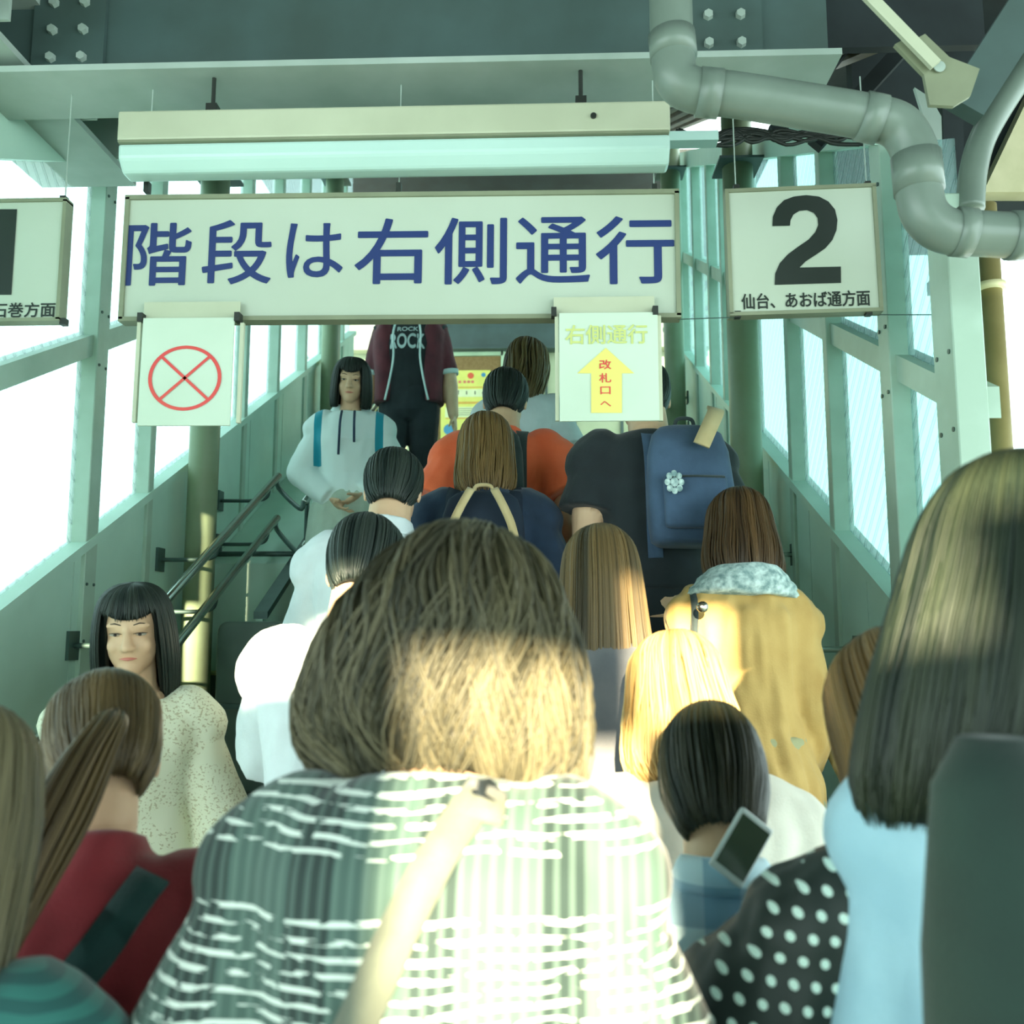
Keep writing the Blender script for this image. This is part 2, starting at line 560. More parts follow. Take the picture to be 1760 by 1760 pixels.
for s, e in ((.85, .0), (.63, .0)):
    bm = bmesh.new()
    tube(bm, curve_pts([(-1.385, 4.75, nz(4.75, s)), (-1.375, 4.72, nz(4.72, s) - .05), (-1.19, 4.45, nz(4.45, s) - .06), (-1.17, 4.45, nz(4.45, s) - .03)], 5), .012, 10)
    link_mesh('offset_bar', bm, M_bracket, hr, True)
hr2 = thing('handrail', 'stainless double handrail on the upper left, beside the girl in the pale hoodie', 'handrail')
rail(-1.165, 4.45, 7.6, .82, hr2, .017); rail(-1.165, 4.45, 7.6, .60, hr2, .017)
for y in (4.5, 5.4, 6.3, 7.2):
    bm = bmesh.new()
    tube(bm, [(-1.165, y, nz(y, .5)), (-1.165, y, nz(y, .82))], .012, 8)
    link_mesh('baluster', bm, M_bracket, hr2, True)
bm = bmesh.new()
tube(bm, [(-1.165, 4.47, nz(4.47, .56)), (-1.6, 4.47, nz(4.47, .56))], .013, 8)
link_mesh('cross_bar', bm, M_bracket, hr2, True)
hr3 = thing('handrail', 'stainless double handrail along the right wall, beside the camel coat', 'handrail')
rail(.755, 1.9, 7.5, .85, hr3, .021); rail(.755, 1.9, 7.5, .63, hr3, .021)
for y in (2.15, 2.62, 3.15, 3.9, 4.8, 5.7, 6.6):
    for s in (.85, .63):
        bm = bmesh.new()
        tube(bm, curve_pts([(.755, y, nz(y, s) - .018), (.77, y, nz(y, s) - .05), (.81, y, nz(y, s) - .06), (XR - .005, y, nz(y, s) - .06)], 5), .010, 8)
        link_mesh('bracket', bm, M_steel, hr3, True)
        bm = bmesh.new()
        bx(bm, (XR - .006, y, nz(y, s) - .06), (.012, .06, .09))
        link_mesh('wall_plate', bm, M_bracket, hr3)

# low boxed stringer wall inside the left wall, and the dark end cover
sw = thing('stringer_wall', 'low pale green boxed wall running up the left side of the stairs under the handrail', 'low wall')
bm = bmesh.new()
a, b = 4.5, YTOP
prism(bm, [V((XL + .002, a, nz(a, -.25))), V((XL + .002, a, nz(a, .5))), V((XL + .002, b, nz(b, .5))), V((XL + .002, b, nz(b, -.25)))], (.45, 0, 0))
link_mesh('cladding', bm, M_wall, sw)
bm = bmesh.new()
prism(bm, [V((XL + .40, a - .55, nz(a - .55, .50))), V((XL + .40, a - .55, nz(a - .55, .53))), V((XL + .40, b, nz(b, .53))), V((XL + .40, b, nz(b, .50)))], (.06, 0, 0))
link_mesh('top_rail', bm, M_bracket, sw)
bm = bmesh.new()
prism(bm, [V((XL + .41, 3.95, nz(3.95, -.1))), V((XL + .41, 3.95, nz(3.95, .5))), V((XL + .41, a, nz(a, .5))), V((XL + .41, a, nz(a, -.1)))], (.03, 0, 0))
link_mesh('side_sheet', bm, M_wall, sw)
Yc = 3.80
p0 = at(365, 1290, Yc); p1 = at(490, 1068, Yc)
dk = thing('end_cover', 'dark grey steel cover standing on the stairs behind the white-shirted man', 'cover panel', ((p0.x + p1.x) / 2, Yc, step_height(Yc)))
w = p1.x - p0.x; h = p1.z - step_height(Yc)
bm = bmesh.new()
prism(bm, rounded_poly([V((-w / 2, 0, 0)), V((w / 2, 0, 0)), V((w / 2, 0, h)), V((-w / 2, 0, h))], .05), (0, .1, 0))
bevel(link_mesh('body', bm, mat('dark_steel_cover', srgb(84, 104, 94), .45, srgb(66, 84, 74), 3.0), dk), .008)
bm = bmesh.new()
bx(bm, (.0, -.006, h * .5), (w * .8, .012, .02))
link_mesh('hasp_bar', bm, M_bracket, dk)

# ---------------------------------------------------------------- overhead steel and platform roof
bm = bmesh.new()
bx(bm, (0, -.3, 3.72), (9, 5.7, .06))
for i in range(44):
    bx(bm, (-4.4 + i * .205, -.3, 3.68), (.08, 5.7, .04))
structure(link_mesh('ceiling_platform', bm, M_dark))
zb = at(600, 118, 2.36).z
mb = thing('main_beam', 'deep dark green steel beam crossing overhead in front of the stairs', 'beam', (0, 2.46, zb))
bm = bmesh.new(); bx(bm, (-1.4, 0, .30), (4.4, .014, .56)); link_mesh('web', bm, M_beam, mb)
bm = bmesh.new(); bx(bm, (-1.4, 0, .008), (4.4, .24, .018)); link_mesh('bottom_flange', bm, M_flange, mb)  # lit underside painted in: paler than the web of the same beam
bm = bmesh.new(); bx(bm, (-1.4, 0, .58), (4.4, .24, .018)); link_mesh('top_flange', bm, M_beam, mb)
for xc in (at(118, 70, 2.44).x, at(1245, 60, 2.44).x):
    bm = bmesh.new(); bx(bm, (xc, -.016, .2), (.21, .016, .32)); sp = link_mesh('splice_plate', bm, M_beam, mb)
    for i in range(2):
        for j in range(3):
            bm = bmesh.new()
            bmesh.ops.create_cone(bm, cap_ends=True, segments=6, radius1=.015, radius2=.013, depth=.014, matrix=Matrix.Translation((xc - .045 + .09 * i, -.031, .10 + .085 * j)) @ Matrix.Rotation(PI / 2, 4, 'X'))
            link_mesh('bolt', bm, M_flange, sp)
# secondary channel under the beam carrying the lamp
bm = bmesh.new()
zc = at(600, 176, 2.3).z
bx(bm, (-.42, 2.62, zc + .02), (1.5, .08, .09))
tag(link_mesh('lamp_channel', bm, M_flange), 'pale green steel channel just above the long lamp', 'beam')
# longitudinal beam at upper left with stiffeners
lb = thing('side_beam', 'pale green beam with stiffener ribs at the upper left, running along the left wall', 'beam', (0, 0, 0))
bm = bmesh.new()
za = at(100, 212, 2.7).z
bx(bm, (-1.62, 1.6, za), (.34, 3.0, .02)); bx(bm, (-1.62, 1.6, za + .11), (.012, 3.0, .2)); bx(bm, (-1.62, 1.6, za + .22), (.34, 3.0, .02))
link_mesh('section', bm, M_flange, lb)
for i in range(7):
    bm = bmesh.new()
    bx(bm, (-1.50, 1.5 + i * .24, za + .11), (.2, .01, .2))
    link_mesh('stiffener', bm, M_flange, lb)

def local_sign(name, label, cat, x0, y0, x1, y1, Y, thick=.03, tilt=0.0, m=None, bevel_w=.004):
    """flat board between two pixels at depth Y; origin at its centre; returns root, w, h, px->local converter"""
    A = at(x0, y1, Y); B = at(x1, y0, Y)
    cx, cz = (A.x + B.x) / 2, (A.z + B.z) / 2
    w, h = B.x - A.x, B.z - A.z
    t = thing(name, label, cat, (cx, Y, cz))
    t.rotation_euler = (0, tilt, 0)
    bm = bmesh.new(); bx(bm, (0, thick / 2, 0), (w, thick, h))
    bevel(link_mesh('board', bm, m or M_white, t), bevel_w)
    def loc(px, py):
        p = at(px, py, Y)
        return p.x - cx, p.z - cz
    return t, w, h, loc

# big sign
Ys = 2.42
sg, w, h, loc = local_sign('hanging_sign', 'long white hanging sign with large navy Japanese lettering above the stairs', 'sign', 209, 328, 1162, 552, Ys, .035, math.radians(.3))
for (cx, cz, sx, sz) in ((0, h / 2, w + .012, .012), (0, -h / 2, w + .012, .012), (-w / 2, 0, .012, h), (w / 2, 0, .012, h)):
    bm = bmesh.new(); bx(bm, (cx, .014, cz), (sx, .045, sz)); link_mesh('edge_trim', bm, M_frame, sg)
chars = '階段は右側通行'
cb = [(216, 386, 330, 493), (347, 380, 468, 490), (492, 385, 590, 478), (610, 376, 735, 488), (748, 374, 870, 488), (888, 372, 1012, 486), (1026, 370, 1156, 486)]
for ch, (x0, y0, x1, y1) in zip(chars, cb):
    a = loc(x0, y1); b = loc(x1, y0)
    lettering('lettering', ch, a[0], b[0], a[1], b[1], -.0015, M_navy, sg, .012)
for px in (247, 683, 1125):
    q = loc(px, 325)
    bm = bmesh.new(); bx(bm, (q[0], .02, q[1] + .01), (.014, .02, .03)); link_mesh('hanger_bolt', bm, M_clip, sg)
    bm = bmesh.new(); tube(bm, [(q[0], .02, q[1] + .02), (q[0], .02, zb - sg.location.z)], .0018, 6); link_mesh('hanger_rod', bm, M_flange, sg)

# number signs
s2, w, h, loc = local_sign('platform_sign', 'square white sign with a big black 2 hanging right of the long sign', 'sign', 1257, 322, 1501, 538, Ys + .02, .03, math.radians(.0))
s2.rotation_euler = (0, math.radians(-.5), math.radians(-2))
for (cx, cz, sx, sz) in ((0, h / 2, w + .01, .01), (0, -h / 2, w + .01, .01), (-w / 2, 0, .01, h), (w / 2, 0, .01, h)):
    bm = bmesh.new(); bx(bm, (cx, .014, cz), (sx, .04, sz)); link_mesh('edge_trim', bm, M_frame, s2)
def big_two(loc, parent):
    # heavy grotesque 2: hook, diagonal and foot drawn as one outline (pixel coordinates of the photo)
    outer = [(1328, 388), (1329, 372), (1336, 356), (1348, 344), (1365, 338), (1386, 336), (1408, 339), (1424, 348), (1435, 362), (1439, 380), (1437, 398), (1430, 414), (1418, 428), (1400, 440), (1384, 450), (1374, 460), (1444, 460), (1444, 488), (1331, 489), (1332, 470), (1340, 452), (1354, 437), (1372, 424), (1390, 412), (1401, 400), (1406, 388), (1405, 376), (1399, 367), (1387, 362), (1374, 363), (1364, 369), (1359, 379), (1358, 388)]
    bm = bmesh.new()
    pts = []
    for p in outer:
        q = loc(*p)
        pts.append(V((q[0], -.002, q[1])))
    flat_poly(bm, pts)
    return link_mesh('numeral', bm, M_black, parent)
big_two(loc, s2)
a = loc(1275, 530); b = loc(1492, 501)
lettering('lettering', '仙台、あおば通方面', a[0], b[0], a[1], b[1], -.002, M_black, s2, .02)
for px in (1268, 1492):
    q = loc(px, 322)
    bm = bmesh.new(); bx(bm, (q[0], .01, q[1] + .005), (.016, .02, .018)); link_mesh('clip', bm, M_clip, s2)
    q = loc(px, 536)
    bm = bmesh.new(); bx(bm, (q[0], .01, q[1] - .002), (.016, .02, .018)); link_mesh('clip', bm, M_clip, s2)
    q = loc(px, 322)
    bm = bmesh.new(); tube(bm, [(q[0], .015, q[1]), (q[0], .015, zb - s2.location.z)], .0018, 6); link_mesh('hanger_rod', bm, M_flange, s2)
s1, w, h, loc = local_sign('platform_sign', 'square white sign with a black 1, cut by the left edge of the photo', 'sign', -136, 344, 113, 552, Ys + .02, .03)
for (cx, cz, sx, sz) in ((0, h / 2, w + .01, .01), (0, -h / 2, w + .01, .01), (-w / 2, 0, .01, h), (w / 2, 0, .01, h)):
    bm = bmesh.new(); bx(bm, (cx, .014, cz), (sx, .04, sz)); link_mesh('edge_trim', bm, M_frame, s1)
bm = bmesh.new()
pts = []
for p in [(-4, 360), (30, 360), (20, 507), (-14, 507), (-10, 410), (-44, 420), (-42, 396), (-18, 384)]:
    q = loc(*p); pts.append(V((q[0], -.002, q[1])))
flat_poly(bm, pts)
link_mesh('numeral', bm, M_black, s1)
a = loc(-14, 546); b = loc(96, 520)
lettering('lettering', '石巻方面', a[0], b[0], a[1], b[1], -.002, M_black, s1, .02)
for px in (-120, 107):
    for py, dz in ((344, .005), (550, -.003)):
        q = loc(px, py)
        bm = bmesh.new(); bx(bm, (q[0], .01, q[1] + dz), (.016, .02, .018)); link_mesh('clip', bm, M_clip, s1)
    q = loc(px, 344)
    bm = bmesh.new(); tube(bm, [(q[0], .015, q[1]), (q[0], .015, zb - s1.location.z)], .0018, 6); link_mesh('hanger_rod', bm, M_flange, s1)
# thin wire joining the signs at their lower edges
bm = bmesh.new()
tube(bm, [at(1165, 549, 2.43), at(1275, 545, 2.46), at(1500, 541, 2.46), at(1640, 541, 2.46)], .0015, 5)
tag(link_mesh('guy_wire', bm, M_bracket), 'thin wire running right from the lower corner of the long sign', 'wire')

# card with crossed circle
Yk = 2.375
cA, w, h, loc = local_sign('hanging_card', 'white card with a red crossed circle clipped under the left end of the long sign', 'sign', 236, 545, 402, 732, Yk, .008, math.radians(.3), M_paper, .001)
bm = bmesh.new()
q = loc(318, 650); rr = abs(loc(381, 650)[0] - q[0]) * 1.0
for k in range(48):
    a0, a1 = 2 * PI * k / 48, 2 * PI * (k + 1) / 48
    P = lambda a, r: V((q[0] + r * math.cos(a), -.002, q[1] + r * .90 * math.sin(a)))
    bm.faces.new([bm.verts.new(x) for x in (P(a0, rr), P(a1, rr), P(a1, rr * .90), P(a0, rr * .90))])
for s_ in (1, -1):
    d = V((math.cos(PI / 4), 0, s_ * .9 * math.sin(PI / 4))); nn = V((-d.z, 0, d.x)).normalized() * rr * .04
    c_ = V((q[0], -.0025, q[1]))
    bm.faces.new([bm.verts.new(x) for x in (c_ + d * rr * .95 + nn, c_ + d * rr * .95 - nn, c_ - d * rr * .95 - nn, c_ - d * rr * .95 + nn)])
link_mesh('crossed_circle', bm, M_red, cA)
def holder(px0, px1, pt, pb, parent, loc):
    a = loc(px0, pb); b = loc(px1, pt)
    bm = bmesh.new()
    bx(bm, ((a[0] + b[0]) / 2, .024, (a[1] + b[1]) / 2), (b[0] - a[0], .006, b[1] - a[1]))
    link_mesh('back_plate', bm, M_cream, parent)
    for x_, xs in ((a[0], 1), (b[0], -1)):
        bm = bmesh.new(); bx(bm, (x_, .012, a[1] + .004), (.014, .03, .024)); link_mesh('clip', bm, M_clip, parent)
holder(240, 408, 513, 548, cA, loc)
for px in (228, 408):
    a = loc(px, 725); b = loc(px, 553)
    bm = bmesh.new(); bx(bm, (a[0], .012, (a[1] + b[1]) / 2), (.01, .012, b[1] - a[1])); link_mesh('side_rail', bm, M_cream, cA)
cB, w, h, loc = local_sign('hanging_card', 'white card with yellow up arrow under the right end of the long sign', 'sign', 962, 536, 1130, 724, Yk, .008, 0, M_paper, .001)
holder(952, 1126, 504, 538, cB, loc)
for px in (958, 1137):
    a = loc(px, 722); b = loc(px, 541)
    bm = bmesh.new(); bx(bm, (a[0], .012, (a[1] + b[1]) / 2), (.01, .012, b[1] - a[1])); link_mesh('side_rail', bm, M_cream, cB)
a = loc(972, 592); b = loc(1112, 558)
lettering('heading', '右側通行', a[0], b[0], a[1], b[1], -.002, M_ygr, cB, .018)
bm = bmesh.new()
pts = []
for p in [(1041, 598), (1090, 642), (1069, 642), (1069, 710), (1016, 710), (1016, 642), (992, 642)]:
    q = loc(*p); pts.append(V((q[0], -.0018, q[1])))
flat_poly(bm, pts)
link_mesh('arrow', bm, M_yel, cB)
for ch, (x0, y0, x1, y1) in zip('改札口へ', [(1030, 619, 1050, 635), (1030, 642, 1050, 658), (1032, 665, 1049, 678), (1032, 690, 1050, 699)]):
    a = loc(x0, y1); b = loc(x1, y0)
    lettering('small_character', ch, a[0], b[0], a[1], b[1], -.003, M_red, cB, .02)

# fluorescent fitting
Yl = 2.33
A = at(200, 240, Yl); B = at(1152, 190, Yl)
lp = thing('strip_light', 'long cream fluorescent light fitting with an unlit pale cover above the long sign', 'lamp', ((A.x + B.x) / 2, Yl + .06, at(676, 232, Yl).z))
w = B.x - A.x; h = at(600, 187, Yl).z - at(600, 238, Yl).z
lp.rotation_euler = (0, math.radians(0), 0)
bm = bmesh.new(); bx(bm, (0, 0, h / 2), (w, .12, h)); bevel(link_mesh('housing', bm, M_cream, lp), .006)
h2 = at(600, 238, Yl).z - at(600, 284, Yl).z
bm = bmesh.new()
prism(bm, [V((-w / 2, -.052, -.006)), V((-w / 2, -.048, -h2 * .6)), V((-w / 2, -.02, -h2)), V((-w / 2, .03, -h2)), V((-w / 2, .055, -h2 * .6)), V((-w / 2, .055, -.006))], (w, 0, 0))
bevel(link_mesh('diffuser', bm, mat('lamp_cover', srgb(196, 226, 218), .3, srgb(190, 220, 212), 2.0), lp), .008)
bm = bmesh.new(); bx(bm, (0, -.001, -.003), (w * .995, .118, .006)); link_mesh('joint_line', bm, M_frame, lp)
for px in (352, 1000):
    q = at(px, 178, Yl)
    bm = bmesh.new(); bx(bm, (q.x - lp.location.x, .0, h + .02), (.03, .03, .05)); link_mesh('mounting_bolt', bm, M_clip, lp)
    bm = bmesh.new(); tube(bm, [(q.x - lp.location.x, 0, h), (q.x - lp.location.x, .0, zb - A.z)], .006, 8); link_mesh('hanger_rod', bm, M_clip, lp)
q = at(1020, 213, Yl)
bm = bmesh.new(); tube(bm, [(q.x - lp.location.x, -.066, h * .5), (q.x - lp.location.x, -.06, h * .5)], .008, 10); link_mesh('screw', bm, M_clip, lp)

# drain pipe
Yp = 2.02
pp = thing('drain_pipe', 'thick grey drain pipe bending down and right across the top of the stairs opening', 'pipe')
path = [V((at(1150, -90, Yp).x, Yp, 3.66)), at(1150, -90, Yp), at(1153, 20, Yp), at(1156, 95, Yp), at(1166, 140, Yp), at(1205, 158, Yp), at(1260, 163, Yp), at(1380, 182, Yp), at(1490, 201, Yp), at(1545, 218, Yp), at(1572, 262, Yp), at(1578, 320, Yp), at(1590, 368, Yp), at(1625, 396, Yp), at(1690, 402, Yp), at(1800, 408, Yp), at(1900, 412, Yp)]
bm = bmesh.new(); tube(bm, curve_pts(path, 8), .050, 24); link_mesh('pipe', bm, M_pipe, pp, True)
for a, b in (((1154, 60), (1158, 100)), ((1200, 158), (1238, 162)), ((1480, 199), (1515, 207)), ((1574, 268), (1580, 330)), ((1640, 398), (1670, 401)), ((1735, 405), (1760, 406))):
    bm = bmesh.new(); tube(bm, [at(*a, Yp), at(*b, Yp)], .0545, 24); link_mesh('socket', bm, M_pipe, pp, True)

# bracing and bits at the upper right
gp = thing('gusset_plate', 'pale steel gusset plate where the roof braces meet at the upper right', 'steel plate', at(1610, 130, 2.1))
o0 = gp.location.copy()
P = lambda x, y, Y=2.1: at(x, y, Y) - o0
bm = bmesh.new()
prism(bm, [P(1538, 76), P(1552, 68), P(1578, 88), P(1572, 68), P(1590, 58), P(1632, 98), P(1684, 118), P(1668, 165), P(1640, 182), P(1598, 180), P(1588, 128)], (0, .012, 0))
link_mesh('plate', bm, M_frame, gp)
bm = bmesh.new(); disc(bm, P(1612, 118).x, P(1612, 118).z, .014, -.01); link_mesh('bolt', bm, M_flange, gp)
bm = bmesh.new(); box_between(bm, at(1608, 112, 2.08) + (at(1470, -30, 2.08) - at(1608, 112, 2.08)) * ((3.67 - at(1608, 112, 2.08).z) / (at(1470, -30, 2.08).z - at(1608, 112, 2.08).z)), at(1608, 112, 2.08), .028, .012, V((0, 1, 0)))
tag(link_mesh('brace_rod', bm, M_cream), 'thin pale brace bar slanting down to the gusset plate at the upper right', 'brace')
bm = bmesh.new(); box_between(bm, at(1652, 190, 2.2), at(1800, -40, 2.2), .10, .05, V((0, 1, 0)))
tag(link_mesh('brace_angle', bm, M_beam), 'broad grey-green angle brace rising right from the gusset plate', 'brace')
bm = bmesh.new(); tube(bm, curve_pts([at(1668, 360, 2.3), at(1672, 300, 2.3), at(1690, 235, 2.3), at(1740, 150, 2.3), at(1830, 20, 2.3)], 6), .034, 16)
tag(link_mesh('conduit', bm, M_pipe, smooth=True), 'slim grey conduit rising right from the drain pipe at the upper right', 'pipe')
bm = bmesh.new(); prism(bm, [at(1572, 150, 2.5), at(1600, 168, 2.5), at(1618, 200, 2.5), at(1622, 340, 2.5), at(1606, 260, 2.5)], (0, .012, 0))
tag(link_mesh('haunch_plate', bm, M_flange), 'pale curved haunch plate behind the second bend of the drain pipe', 'steel plate')
bm = bmesh.new(); box_between(bm, at(1642, 500, 2.75), at(1632, 120, 2.75) + V((0, 0, .45)), .06, .06, V((0, 1, 0)))
tag(link_mesh('corner_post', bm, M_dark), 'dark corner post behind the drain pipe, right of the stair wall', 'post')
# sunlit eave outside to the right
bm = bmesh.new()
prism(bm, [at(1690, 330, 3.2), at(1790, 120, 3.2), at(1950, 120, 3.2), at(1950, 330, 3.2)], (0, .4, 0))
tag(link_mesh('eave_board', bm, mat('cream_eave', srgb(214, 206, 170), .7, srgb(196, 190, 152), 8.0)), 'sunlit cream eave seen past the drain pipe at the right edge', 'eave')
# poles outside right
for (x, yy, r, lab) in ((1668, 3.4, .045, 'cream painted pole outside, just right of the stair wall'), (1716, 3.0, .035, 'darker tan pole outside, near the right edge of the photo')):
    p = at(x, 700, yy)
    m_ = M_outpole if r > .04 else mat('tan_pole', srgb(160, 146, 96), .5, srgb(140, 128, 80), 6.0)
    t = thing('platform_pole', lab, 'pole', (p.x, yy, 0))
    bm = bmesh.new(); tube(bm, [(0, 0, -.25), (0, 0, 2.95)], r, 20); link_mesh('shaft', bm, m_, t, True)
    bm = bmesh.new(); tube(bm, [(0, 0, at(x, 500, yy).z), (0, 0, at(x, 488, yy).z)], r + .012, 20); link_mesh('band', bm, M_outpole, t, True)
    if r > .04:
        bm = bmesh.new(); bx(bm, (-.07, 0, at(x, 492, yy).z), (.10, .06, .05)); link_mesh('clamp', bm, M_bracket, t)
# cable bundle and junction under the pipe
bm = bmesh.new()
random.seed(3)
for i in range(9):
    pth = [at(1165 + 45 * k + random.uniform(-8, 8), 238 + random.uniform(-16, 12), 2.75) for k in range(8)]
    tube(bm, curve_pts(pth, 4), .006, 6)
tag(link_mesh('cable_bundle', bm, M_clip, smooth=True), 'dark sagging bundle of cables below the slanting drain pipe', 'cables')
bm = bmesh.new()
bx(bm, at(1190, 240, 2.7), (.15, .05, .03))
tag(link_mesh('lamp_stub', bm, mat('lamp_cover', srgb(196, 226, 218))), 'short pale fitting end right of the long lamp', 'lamp')
# roof framing seen in the dark at upper right
random.seed(5)
for i, (x0, y0, x1, y1) in enumerate(((1330, 230, 1560, -60), (1400, 250, 1700, -80), (1240, -20, 1320, 160))):
    bm = bmesh.new()
    box_between(bm, at(x0, y0, 3.0), at(x1, y1, 2.9), .05, .05, V((0, 1, 0)))
    tag(link_mesh('roof_rafter', bm, M_dark), ('dark rafter crossing the shadow left of the pale brace bar at the upper right', 'long dark rafter passing behind the gusset plate at the upper right', 'short dark rafter behind the top of the drain pipe')[i], 'rafter')
bm = bmesh.new()
bx(bm, (2.45, 3.0, 3.75), (3.4, 1.2, .06)); bx(bm, (2.7, 4.2, 3.55), (2.9, 1.2, .06))
structure(link_mesh('ceiling_side', bm, M_dark))

# unseen panels added behind the viewer; their gaps shape the low sun into patches
def sun_mask_piece(nm, x0, x1, z0, z1, Y=-3.0, t=.12):
    bm = bmesh.new(); bx(bm, ((x0 + x1) / 2, Y, (z0 + z1) / 2), (x1 - x0, t, z1 - z0))
    return structure(link_mesh(nm, bm, M_wall))
sun_mask_piece('wall_rear', -1.75, -.84, 0, 2.75)
sun_mask_piece('wall_rear_low', -.84, -.57, 0, 2.46)
sun_mask_piece('wall_rear_pillar', -.57, -.28, 0, 2.75)
sun_mask_piece('wall_rear_right', .36, 1.35, 0, 2.75)
sun_mask_piece('wall_rear_top', -1.75, 1.35, 2.75, 3.66)
sun_mask_piece('wall_rear_sill', .0, .27, 0, 2.36)
sun_mask_piece('wall_rear_corner', .27, .36, 0, 2.49)
sun_mask_piece('wall_rear_lintel', .27, .36, 2.57, 2.75)
sun_mask_piece('wall_rear_transom', -.28, .005, 2.38, 2.75)

bm = bmesh.new(); bx(bm, (2.1, 3.3, 3.36), (1.9, .06, .80))  # dark board added to block the bright sky gap
structure(link_mesh('trim_20', bm, M_dark))

bm = bmesh.new(); bx(bm, (.98, 2.58, nz(2.6, 2.90)), (.62, .03, .16))  # dark board added to keep the ceiling's near edge dark
structure(link_mesh('trim_21', bm, M_dark))

# ================================================================ figures
def loft(bm, rings, seg=20, flat=True):
    """rings: (centre, rx, ry[, R]) joined into one closed skin"""
    rs = []
    for r in rings:
        c, rx, ry = V(r[0]), r[1], r[2]
        R = r[3] if len(r) > 3 else None
        ring = []
        for k in range(seg):
            a = 2 * PI * k / seg
            p = V((rx * math.cos(a), ry * math.sin(a), 0))
            if R is not None:
                p = R @ p
            ring.append(bm.verts.new(c + p))
        rs.append(ring)
    for i in range(len(rs) - 1):
        for k in range(seg):
            bm.faces.new((rs[i][k], rs[i][(k + 1) % seg], rs[i + 1][(k + 1) % seg], rs[i + 1][k]))
    bm.faces.new(list(reversed(rs[0])))
    bm.faces.new(rs[-1])
def capsule(bm, p0, p1, r0, r1, seg=14, flat0=False, flat1=False, sq=1.0, axis=None):
    """tapered round bar, ends rounded unless flat; sq squashes it along the second axis"""
    p0, p1 = V(p0), V(p1)
    d = p1 - p0
    L = max(d.length, 1e-5)
    d = d / L
    a = (axis - d * axis.dot(d)).normalized() if axis is not None else d.orthogonal().normalized()
    b = d.cross(a)
    R = Matrix((a, b, d)).transposed()
    rings = []
    if not flat0:
        for t in (80, 50, 25):
            rings.append((p0 - d * r0 * math.sin(math.radians(t)), r0 * math.cos(math.radians(t)), r0 * math.cos(math.radians(t)) * sq, R))
    rings.append((p0, r0, r0 * sq, R))
    rings.append(((p0 + p1) / 2, (r0 + r1) / 2, (r0 + r1) / 2 * sq, R))
    rings.append((p1, r1, r1 * sq, R))
    if not flat1:
        for t in (25, 50, 80):
            rings.append((p1 + d * r1 * math.sin(math.radians(t)), r1 * math.cos(math.radians(t)), r1 * math.cos(math.radians(t)) * sq, R))
    loft(bm, rings, seg)
def ball(bm, c, rx, ry, rz, R=None, seg=16):
    M = Matrix.Translation(V(c)) @ (R.to_4x4() if R is not None else Matrix()) @ Matrix.Diagonal((rx, ry, rz, 1))
    bmesh.ops.create_uvsphere(bm, u_segments=seg, v_segments=10, radius=1.0, matrix=M)

def fuse(name, bm, m, parent, voxel=.008, smooth=4, wrinkle=0.0, wf=14.0, wz=5.0, seed=0.0):
    """union of the closed shapes in bm as one smooth continuous skin"""
    bmesh.ops.recalc_face_normals(bm, faces=bm.faces[:])
    me = bpy.data.meshes.new(name)
    bm.to_mesh(me)
    bm.free()
    o = bpy.data.objects.new(name, me)
    C.objects.link(o)
    r = o.modifiers.new('r', 'REMESH')
    r.mode = 'VOXEL'
    r.voxel_size = voxel
    r.use_smooth_shade = True
    if smooth:
        s = o.modifiers.new('s', 'SMOOTH')
        s.factor = .5
        s.iterations = smooth
    bpy.context.view_layer.update()
    me2 = bpy.data.meshes.new_from_object(o.evaluated_get(bpy.context.evaluated_depsgraph_get()))
    bpy.data.objects.remove(o)
    bpy.data.meshes.remove(me)
    me2.name = name
    if wrinkle:
        sv = V((seed, seed * 1.7, seed * .6))
        nn = [v.normal.copy() for v in me2.vertices]
        for v, n_ in zip(me2.vertices, nn):
            c = v.co
            q = V((c.x * wf + noise.noise(c * 4 + sv) * 1.2, c.y * wf, c.z * wz)) + sv
            d = noise.noise(q) + .45 * noise.noise(V((c.x * wf * 2.1, c.y * wf * 2.1, c.z * wz * 3.0)) + sv)
            v.co = c + n_ * (d * wrinkle)
    for p in me2.polygons:
        p.use_smooth = True
    me2.materials.clear()
    me2.materials.append(m)
    o = bpy.data.objects.new(name, me2)
    C.objects.link(o)
    if parent is not None:
        o.parent = parent
    return o

def ik(hip, ank, l1, l2, bend):
    d = ank - hip
    L = min(d.length, (l1 + l2) * .999)
    d.normalize()
    a = (l1 * l1 - l2 * l2 + L * L) / (2 * L)
    h = math.sqrt(max(l1 * l1 - a * a, 0))
    b = (bend - d * bend.dot(d)).normalized()
    return hip + d * a + b * h

M_skin = mat('skin', srgb(222, 186, 150), .5, srgb(212, 172, 138), 12.0)
M_skin2 = mat('skin_tan', srgb(196, 160, 122), .5, srgb(186, 148, 112), 12.0)
M_shoe = mat('dark_shoe', srgb(46, 50, 50), .5)
M_eye = mat('dark_eye', srgb(38, 34, 30), .2, srgb(38, 34, 30))
M_lip = mat('lips', srgb(206, 126, 112), .4, srgb(196, 116, 104))

